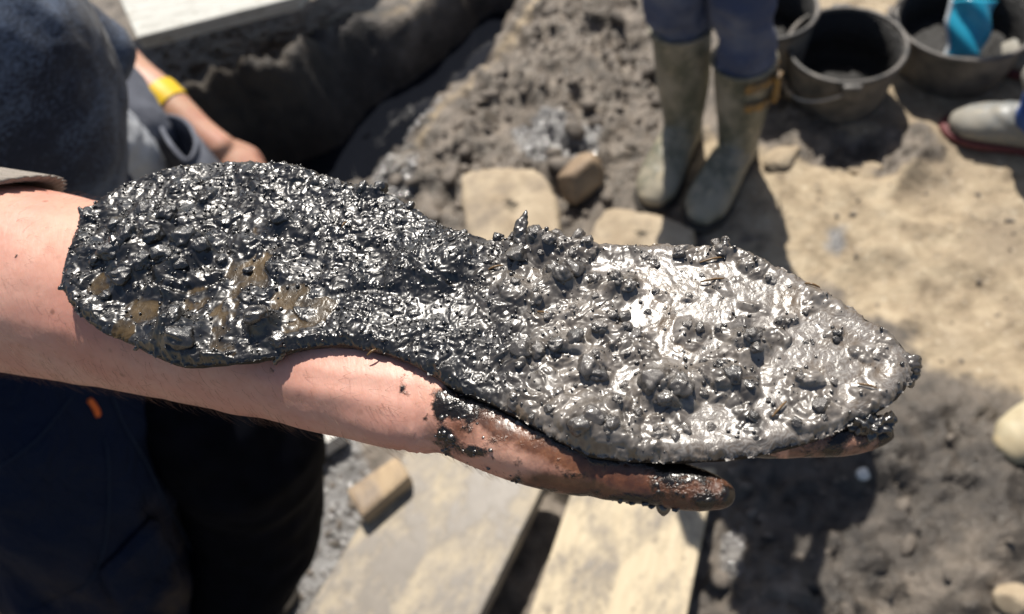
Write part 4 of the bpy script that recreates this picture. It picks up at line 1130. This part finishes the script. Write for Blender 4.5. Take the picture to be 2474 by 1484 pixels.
# ================================================================== HOLDER
TH = .0037
def arm_sec(lst, flat=None):
    C, ra, rb = [], [], []
    for s_ in lst:
        px, py, rp = s_[:3]; ka, kb = (s_[3], s_[4]) if len(s_) > 3 else (1, 1)
        dz = s_[5] if len(s_) > 5 else 0.0
        d = .31
        for _ in range(4):
            r = rp * d / FPX; P = onp(px, py, -TH - r * kb * .97 - dz); d = (P - CAM) @ FW
        C.append(P); ra.append(r * ka); rb.append(r * kb)
    return C, ra, rb
fa = [(-620, 585, 235), (-350, 622, 236), (-150, 648, 233), (0, 668, 229), (180, 700, 224), (350, 742, 211), (520, 792, 194), (700, 848, 172, 1.02, .96), (850, 900, 154, 1.06, .88), (970, 940, 137, 1.12, .80), (1060, 963, 128, 1.15, .76)]
C, ra, rb = arm_sec(fa)
shoulder = np.array([-.50, .56, 1.43])
elb = C[0] + np.array([-.055, .02, -.004])
parts = [loft(C, ra, rb, n=28, sub=5)]
parts.append(loft([C[1], C[0], elb, elb * .5 + shoulder * .5, shoulder], [ra[1], ra[0] * 1.02, .044, .050, .058], n=20))
neck = np.array([-.52, .76, 1.52])
hdc = np.array([-.49, .76, 1.70])
parts.append(loft([shoulder, shoulder * .4 + np.array([-.52, .76, 1.42]) * .6, np.array([-.52, .76, 1.42])], [.055, .08, .10], n=16))
parts.append(loft([np.array([-.52, .76, 1.36]), neck, hdc - np.array([0, 0, .05])], [.10, .058, .055], n=16))
parts += head_parts(hdc, (1, 0, 0))
# palm and thenar
C2, ra2, rb2 = arm_sec([(1010, 925, 120, 1.15, .66), (1160, 935, 150, 1.05, .50), (1320, 930, 190, .98, .40), (1480, 920, 200, .98, .36), (1590, 905, 190, .98, .33)])
parts.append(loft(C2, ra2, rb2, n=24, sub=4))
C3, ra3, rb3 = arm_sec([(1050, 985, 92), (1160, 1030, 98), (1270, 1075, 95), (1380, 1112, 84), (1480, 1140, 72), (1560, 1156, 65), (1640, 1172, 60), (1710, 1186, 52), (1750, 1194, 40)])
parts.append(loft(C3, ra3, rb3, n=18, sub=4))
for fs in ([(1560, 1000, 62), (1700, 1035, 55), (1830, 1056, 54), (1960, 1060, 50), (2060, 1056, 47), (2138, 1046, 35)],
           [(1580, 930, 60), (1750, 945, 55), (1900, 950, 52), (2030, 940, 46), (2110, 930, 34)],
           [(1580, 860, 58), (1750, 865, 54), (1900, 860, 50), (2000, 850, 44), (2070, 840, 32)],
           [(1560, 790, 54), (1700, 790, 48), (1810, 785, 43), (1880, 778, 30)]):
    a, b, c_ = arm_sec(fs); parts.append(loft(a, b, c_, n=16, sub=4))
bodym = fuse(parts, .0019, 7)
BV = verts(bodym); bx, by = project(BV)
armm = np.exp(-((BV[:, 2] - 1.36) / .12) ** 4) * (BV[:, 0] > -.45)
# tendon / skin waviness
N_ = normals(bodym)
BV2 = BV + N_ * (fbm3(BV * 60, 2, 5) * .0005 * armm)[:, None]
for (x0, y0, x1, y1, wpx, hgt_) in ((560, 905, 1010, 985, 26, .0013), (640, 880, 1030, 925, 20, .0010), (1120, 1040, 1330, 1110, 60, .0010)):      # tendons, thumb muscle
    tq = np.clip(((bx - x0) * (x1 - x0) + (by - y0) * (y1 - y0)) / ((x1 - x0) ** 2 + (y1 - y0) ** 2), 0, 1)
    dq = np.hypot(bx - x0 - tq * (x1 - x0), by - y0 - tq * (y1 - y0))
    BV2 += N_ * (hgt_ * np.exp(-(dq / wpx) ** 2) * np.sin(np.clip(tq, .02, .98) * math.pi) * armm)[:, None]
# thumb joint crease and wrist creases
for (px, py, wpx, dep) in ((1432, 1150, 8, .0013), (1450, 1150, 6, .0009), (1415, 1150, 6, .0006), (1600, 1160, 8, .0009), (985, 1000, 8, .0009), (1006, 1000, 6, .0008), (1026, 1000, 6, .0006), (960, 1000, 6, .0004)):
    BV2 -= N_ * (dep * np.exp(-((bx - px - (by - py) * -.10) / wpx) ** 2) * ((by > py - 130)) * armm)[:, None]
set_verts(bodym, BV2)
def spot(lst):
    o = np.zeros(len(bx))
    for (px, py, rx, ry, a) in lst: o = np.maximum(o, a * np.exp(-(((bx - px) / rx) ** 2 + ((by - py) / ry) ** 2)))
    return o
onarm = armm > .3
thumbtip = sstep(1440, 1640, bx) * (by > 980)
dirt = spot([(1090, 975, 60, 46, 1.0), (1140, 1000, 70, 30, .8), (1085, 1075, 26, 46, .8), (1065, 1050, 22, 34, .75), (1100, 1085, 40, 26, .75), (1140, 1090, 40, 18, .95), (1150, 1090, 22, 16, .9), (975, 930, 16, 36, .62), (660, 895, 10, 14, .62), (1190, 1106, 9, 9, .7), (1030, 1010, 8, 16, .8), (1130, 1030, 30, 24, .55),
             (1250, 1160, 26, 18, .7), (38, 620, 7, 7, .8), (1240, 1040, 30, 14, .45), (1300, 1185, 70, 20, .7), (1200, 1060, 60, 14, .5), (1290, 1080, 70, 12, .5), (1380, 1150, 50, 14, .5), (1400, 1200, 80, 18, .75), (1520, 1212, 100, 24, .9), (1640, 1130, 70, 18, .85), (1450, 1120, 40, 14, .6), (1560, 1120, 50, 26, .8), (1620, 1150, 60, 40, .55), (1700, 1210, 60, 30, .85), (1755, 1190, 24, 40, .8), (1700, 1140, 60, 20, .8)])
dirt = np.maximum(dirt, .52 * thumbtip); dirt = np.maximum(dirt, .05 * (bx > 1900)); dirt = np.maximum(dirt, .8 * (bx > 2125))
edge_l = np.interp(bx, [1040, 1100, 1180, 1270, 1350, 1420, 1500, 1700], [900, 935, 966, 1012, 1058, 1092, 1105, 1108])
nearedge = np.exp(-np.clip((by - edge_l - 6) / 26, 0, 9) ** 2) * sstep(1030, 1090, bx)
dirt = np.maximum(dirt, .26 * sstep(1040, 1110, bx) * (bx < 1800))
nearedge *= 1 - sstep(1650, 1800, bx)
dirt = np.maximum(dirt, .85 * nearedge)
smear = np.maximum(1.0 * np.exp(-np.clip((by - edge_l) / 85, 0, 9) ** 2) * sstep(1040, 1200, bx) * (1 - sstep(1650, 1800, bx)), sstep(1230, 1480, bx + (by - 1150) * 1.1) * .95 * (1 - sstep(1790, 1850, bx)))
smear = np.maximum(smear, spot([(1340, 1170, 140, 40, .75), (1100, 1040, 90, 80, .50)])); smear = np.maximum(smear, .45 * (bx > 1900))
attr(bodym, 'dirt', dirt * onarm); attr(bodym, 'smear', smear * onarm)
holder = thing('person', 'person in navy sweatshirt and work trousers holding out the muddy shoe sole', 'person', (-.5, .72, 0))
add('body', bodym, MAT['skin'], holder)
eyes(hdc, (1, 0, 0), holder); hair(hdc, (1, 0, 0), holder, 1, 4)

# forearm hair
rs = np.random.RandomState(9)
bodym.calc_loop_triangles()
P3, N3 = verts(bodym), normals(bodym)
cand = np.where((bx > -120) & (bx < 1230) & onarm)[0]
sel = rs.choice(cand, 5200, replace=True)
lowpref = sstep(700, 980, by[sel] - (bx[sel] - 300) * .18)
sel = sel[rs.rand(len(sel)) < 0.16 + .84 * lowpref]
sel = sel[bx[sel] < 1250]
axd = np.array(C[-1]) - np.array(C[3]); axd /= np.linalg.norm(axd)
hc = bpy.data.hair_curves.new('arm_hair')
NPT = 5
hc.add_curves([NPT] * len(sel))
pos = np.zeros((len(sel), NPT, 3), np.float32); rad = np.zeros((len(sel), NPT), np.float32)
for q, i in enumerate(sel):
    d = axd * (.6 + .5 * rs.rand()) + rs.normal(size=3) * .35; nn = N3[i]; d = d - nn * (d @ nn); d /= np.linalg.norm(d) + 1e-9
    L_ = .004 + .006 * rs.rand(); 
    if bx[i] > 950: L_ *= .6
    for k in range(NPT):
        s_ = k / (NPT - 1); pos[q, k] = P3[i] + nn * L_ * (.55 * s_ - .22 * s_ * s_) + d * L_ * (.75 * s_ + .2 * s_ * s_) - np.array([0, 0, .12]) * L_ * s_ * s_
        rad[q, k] = 0.000034 * (1 - .75 * s_)
hc.attributes['position'].data.foreach_set('vector', pos.ravel())
ra_ = hc.attributes.get('radius') or hc.attributes.new('radius', 'FLOAT', 'POINT'); ra_.data.foreach_set('value', rad.ravel())
ho = bpy.data.objects.new('arm_hair', hc); COL.objects.link(ho); hc.materials.append(MAT['hair']); ho.parent = holder
ho.matrix_parent_inverse = Matrix.Translation(holder.location).inverted(); ho['kind'] = 'stuff'

# mud drop hanging from the thumb, little flecks
Cd = at_d(1603, 1228, float((C3[5] - CAM) @ FW))
def drop(C_, r, name, parent, pts=((0, 6), (0, -6), (0, -16)), rad=(1.0, .8, .25)):
    P = [np.asarray(C_) + CY * b * .31 / FPX for a, b in pts]
    me = fuse([loft(P, np.array(rad) * r, n=12)], .0007, 2)
    o = add(name, me, MAT['clod'], parent); o.color = (1, 1, 1, 0); return o
drop(Cd, .0026, 'mud_drop', holder)
fl = np.where(onarm & (((bx > 1020) & (bx < 1260) & (by > 970)) | ((bx > 1480) & (bx < 1720) & (by > 1150))))[0]
rs = np.random.RandomState(31); FV, FF, fo = [], [], 0
v1, f1 = ico(2)
wgt = dirt[fl] ** 2 + .02; pick = rs.choice(fl, 110, p=wgt / wgt.sum())
for i in pick:
    r = .00035 + .0007 * rs.rand() ** 3; sc_ = r * (0.6 + .8 * rs.rand(3))
    FV.append(P3[i] + v1 * sc_ * (1 + .25 * noise3(v1 * 3 + i, 3))[:, None] * np.array([1.3, 1, .5])); FF.append(f1 + fo); fo += len(v1)
o = add('mud_flecks', mesh_np('mud_flecks', np.vstack(FV), np.vstack(FF)), MAT['clod'], holder, kind='stuff'); o.color = (1, 1, 1, 0)

# sleeve cuff: ribbed knit pushed up the forearm
def ring_tube(C, R, n, ribs, amp, thick):
    V = []; th = np.linspace(0, 2 * math.pi, n, endpoint=False)
    for (c, t_, r) in zip(*[C, np.gradient(np.asarray(C), axis=0), R]):
        t_ = t_ / np.linalg.norm(t_); s = np.cross(t_, (0, 0, 1)); s /= np.linalg.norm(s); w = np.cross(s, t_)
        rr = r + amp * np.cos(th * ribs)
        V.append(np.asarray(c) + np.cos(th)[:, None] * rr[:, None] * s + np.sin(th)[:, None] * rr[:, None] * w)
    return V, th
Cs = np.array(catmull(np.array(arm_sec(fa)[0][:4]), 8)); Rs = np.interp(np.linspace(0, 1, len(Cs)), np.linspace(0, 1, 4), arm_sec(fa)[1][:4])
kx = np.array([project(c)[0] for c in Cs]); ok = (kx < -45)
Cs, Rs = Cs[ok], Rs[ok]
cuffdir = np.array([0, 0, 0.0])
outer, th = ring_tube(Cs, Rs + .0030, 220, 62, .0007, .004)
# the cuff edge runs obliquely: shear the far side forward
def shear(rings):
    out = []
    for k, r in enumerate(rings):
        t_ = (Cs[-1] - Cs[-3]); t_ /= np.linalg.norm(t_)
        c = r.mean(0); q = (r - c) @ np.array([0, .8, .6]) / .04
        out.append(r + np.multiply.outer(np.clip((q - .35) / .65, 0, 2) ** 2, t_) * .030 * min(1, k / 6))
    return out
inner, _ = ring_tube(Cs, Rs + .0002, 220, 62, .0002, .004)
rings = shear(outer) + shear(inner)[::-1]
n = 220; V = np.vstack(rings); m = len(rings)
F = [(i * n + j, i * n + (j + 1) % n, (i + 1) * n + (j + 1) % n, (i + 1) * n + j) for i in range(m - 1) for j in range(n)]
add('sleeve_cuff', mesh_np('sleeve_cuff', V, F), MAT['cuff'], holder)

# sweatshirt: torso + upper sleeve
def az(px, py, z): return at_z(px, py, z)
TS = [loft([(-.635, .77, .93), (-.60, .77, .99), (-.545, .765, 1.08), (-.53, .765, 1.16), (-.55, .765, 1.25), (-.57, .765, 1.36), (-.56, .765, 1.44), (-.54, .765, 1.49)],
           [.150, .160, .178, .180, .178, .185, .15, .07], [.125, .140, .182, .207, .195, .16, .12, .07], ref=(1, 0, 0), n=28)]
TS.append(loft([shoulder + np.array([0, .06, -.01]), shoulder, elb * .5 + shoulder * .5, elb, C[0] + np.array([-.01, 0, 0])], [.075, .078, .066, .060, .052], n=20))
TS.append(loft([(-.53, .94, 1.43), (-.54, 1.0, 1.40), (-.55, 1.04, 1.15), (-.45, 1.02, .98)], [.075, .075, .062, .05], n=18))
me = fuse(TS, .0065, 5); displace(me, .007, 9, 4, 3, (1, 1, .6)); displace(me, .0018, 45, 5, 2)
add('sweatshirt', me, MAT['fleece'], holder)
# other forearm and hand of the holder hang by the hip
# trousers
def tz(px, py, z): return at_z(px, py, z)
legR = [np.array([-.585, .70, .95]), tz(110, 1000, .80), tz(190, 1200, .62), tz(250, 1400, .44), tz(270, 1560, .26), tz(260, 1640, .10)]
legL = [np.array([-.56, .84, .95]), tz(540, 1010, .70), tz(600, 1130, .55), tz(615, 1270, .40), tz(560, 1430, .26), tz(480, 1560, .12)]
TR_ = [loft([(-.57, .77, 1.0), (-.575, .77, .92), (-.58, .77, .84)], [.16, .175, .15], [.14, .155, .14], ref=(1, 0, 0), n=24),
       loft(legR, [.115, .150, .142, .128, .115, .11], n=24, ref=(1, 0, .2))]
me = fuse(TR_, .007, 4); displace(me, .022, 8, 14, 3, (1, 1, .45)); displace(me, .006, 22, 15, 2, (1, 1, .5))
trs = add('trousers', me, MAT['workwear'], holder)
me = fuse([loft([legL[0]] + legL[1:], [.09, .105, .108, .105, .088, .08], n=20, ref=(1, 0, .2))], .007, 4); displace(me, .006, 9, 16, 3)
add('trouser_leg', me, MAT['navy_shaded'], holder)  # same navy trousers, with the shade put into the colour
# details pressed onto the near trouser leg, found by casting onto it
from mathutils.bvhtree import BVHTree
dg = bpy.context.evaluated_depsgraph_get()
TV = verts(trs.data); bvh = BVHTree.FromPolygons([Vector(v) for v in TV], [tuple(p.vertices) for p in trs.data.polygons])
def hit(px, py, lift=0.002):
    d = Vector(ray(px, py)).normalized(); r = bvh.ray_cast(Vector(CAM), d)
    if r[0] is None: return None
    return np.array(r[0] + r[1] * lift)
def strip(pxs, r, mat, name):
    P = [hit(*p) for p in catmull(pxs, 6)]; P = [p for p in P if p is not None]
    if len(P) < 4: return
    add(name, mesh_np(name, *loft(P, np.full(len(P), r), n=8, sub=1)), MAT[mat], trs)
strip([(268, 955), (300, 1030), (345, 1110), (395, 1210), (440, 1290), (462, 1335)], .0013, 'seam', 'side_seam')
strip([(250, 1060), (262, 1150), (255, 1290), (225, 1390), (150, 1460)], .0011, 'seam', 'pocket_seam')
strip([(0, 1125), (90, 1060), (170, 960)], .0011, 'seam', 'hip_seam')
strip([(216, 968), (228, 985), (234, 1000)], .0035, 'orange', 'orange_tag')
# cargo flap: a padded patch
def patch(quad, nu, nv, lift, thick, mat, name):
    q = np.array(quad, float); P = []
    for j in range(nv + 1):
        for i in range(nu + 1):
            a, b = i / nu, j / nv
            p2 = q[0] * (1 - a) * (1 - b) + q[1] * a * (1 - b) + q[2] * a * b + q[3] * (1 - a) * b
            e = min(a, 1 - a, b, 1 - b); k = min(1, e / .08)
            p = hit(p2[0], p2[1], lift + thick * (k ** .5))
            if p is None: return None
            P.append(p)
    w = nu + 1; F = [(j * w + i, j * w + i + 1, (j + 1) * w + i + 1, (j + 1) * w + i) for j in range(nv) for i in range(nu)]
    return add(name, mesh_np(name, P, F), MAT[mat], trs)
patch([(235, 1375), (365, 1240), (420, 1330), (285, 1455)], 16, 12, .006, .012, 'workwear', 'pocket_flap')
patch([(60, 1480), (235, 1400), (275, 1470), (150, 1540)], 10, 8, .001, .004, 'workwear', 'knee_patch')
for k, (h_, t_) in enumerate((((-.82, .66, 0), (-.56, .60, 0)), ((-.80, .86, 0), (-.54, .84, 0)))):
    put_boot(holder, h_, t_, MAT['boot_olive'], MAT['boot_sole'], None, .2)

# ================================================================== crouching digger with the yellow wristband
dig = thing('person', 'crouching person with a yellow wristband and bare arm reaching into the pit', 'person', (-.75, 1.75, .0))
A0, A1, A2, A3, A4 = at_z(170, 50, .46), at_z(325, 185, .36), at_z(395, 240, .33), at_z(480, 318, .28), at_z(535, 360, .25)
shd = np.array([-1.0, 1.75, .64])
hdd = np.array([-1.10, 1.92, .86])
B = [loft([shd, A0, A1, A2, A3, A4], [.054, .054, .051, .048, .040, .038], n=18)]
dd = A4 - A3; dd /= np.linalg.norm(dd); sd2 = np.cross(dd, [0, 0, 1]); sd2 /= np.linalg.norm(sd2); upv = np.cross(sd2, dd)
B.append(loft([A4 - dd * .01, A4 + dd * .05, A4 + dd * .085], [.030, .042, .040], [.022, .019, .016], ref=upv, n=14))
for o_, L_ in ((.029, .05), (.010, .055), (-.010, .052), (-.028, .042)):
    b = A4 + dd * .08 + sd2 * o_
    B.append(loft([b, b + dd * L_ * .5 - upv * .004, b + dd * L_ * .75 - upv * .03, b + dd * L_ * .3 - upv * .045], [.0105, .0105, .0095, .008], n=10))
b = A4 + dd * .02 - sd2 * .028
B.append(loft([b, b + dd * .04 - sd2 * .02 - upv * .012, b + dd * .075 - sd2 * .012 - upv * .03], [.017, .013, .010], n=10))
B.append(loft([shd, shd + np.array([-.08, .15, .03])], [.06, .09], n=12)); B.append(loft([shd + np.array([-.08, .15, .03]), hdd - np.array([0, 0, .05])], [.07, .055], n=12))
B += head_parts(hdd, (math.cos(-.9), math.sin(-.9), 0))
add('body', fuse(B, .0045, 5), MAT['skin_plain'], dig)
hair(hdd, (math.cos(-.9), math.sin(-.9), 0), dig, 1, 6); eyes(hdd, (math.cos(-.9), math.sin(-.9), 0), dig)
ba, bb = A2 * .82 + A1 * .18, A2 * .72 + A3 * .28
add('wristband', mesh_np('wristband', *loft([ba, (ba + bb) / 2, bb], [.0535, .0525, .050], n=28, caps=False, round_ends=False)), MAT['yellow'], dig)
cloth([loft([shd + np.array([-.05, .02, -.02]), shd, (shd + A0) / 2], [.085, .075, .062], n=16), loft([(-1.1, 2.1, .32), (-1.1, 2.0, .48), (-1.06, 1.9, .60), (-1.03, 1.89, .66)], [.16, .17, .17, .09], [.13, .14, .13, .07], ref=(1, 0, 0), n=20)],
      .012, MAT['jacket_grey'], 'jacket', dig, .008, 10, 5)
# folded legs in blue-grey trousers and pale boots, knee toward the pit
k1 = [np.array([-1.12, 2.1, .30]), at_z(150, 280, .50), at_z(262, 330, .47), at_z(335, 400, .36), at_z(370, 500, .2)]
k2 = [np.array([-1.10, 2.15, .30]), at_z(260, 200, .42), at_z(345, 290, .40), at_z(400, 350, .33), at_z(450, 420, .2)]
cloth([loft(k1, [.10, .085, .075, .062, .06], n=16)], .009, MAT['pale_cloth'], 'trouser_leg', dig, .008, 12, 6)
cloth([loft(k2, [.09, .07, .055, .05, .05], n=16)], .009, MAT['trouser_grey'], 'trouser_leg', dig, .008, 12, 7)
# open-mouthed blue-grey tool bag leaning beside the arm
mouth = np.array([at_z(p[0], p[1], .40) for p in [(385, 288), (420, 282), (455, 300), (474, 340), (468, 372), (450, 388), (420, 360), (395, 320)]])
mc = catmull(mouth, 4, True); n = len(mc); cb = mc.mean(0)
down = np.array([.04, -.06, -.16])
rings = [cb + (mc - cb) * k + down * q for k, q in ((1.0, 0), (1.12, .25), (1.16, .6), (1.0, 1.0), (.4, 1.1))]
inn = [cb + (mc - cb) * k + down * q for k, q in ((.93, .0), (1.0, .25), (1.0, .6), (.8, .9), (.2, 1.0))]
V = np.vstack(rings[::-1] + inn); m = 10
F = [(i * n + j, i * n + (j + 1) % n, (i + 1) * n + (j + 1) % n, (i + 1) * n + j) for i in range(m - 1) for j in range(n)]
bag = thing('tool_bag', 'blue-grey open-mouthed cloth bag hanging beside the arm with yellow wristband', 'bag', cb + down)
add('pouch', mesh_np('pouch', V, F), MAT['trouser_grey'], bag)
rimp = np.vstack([mc, mc[:1]])
add('hem', mesh_np('hem', *loft(rimp, np.full(n + 1, .0055), n=8, sub=1, caps=False, round_ends=False)), MAT['trouser_grey'], bag)
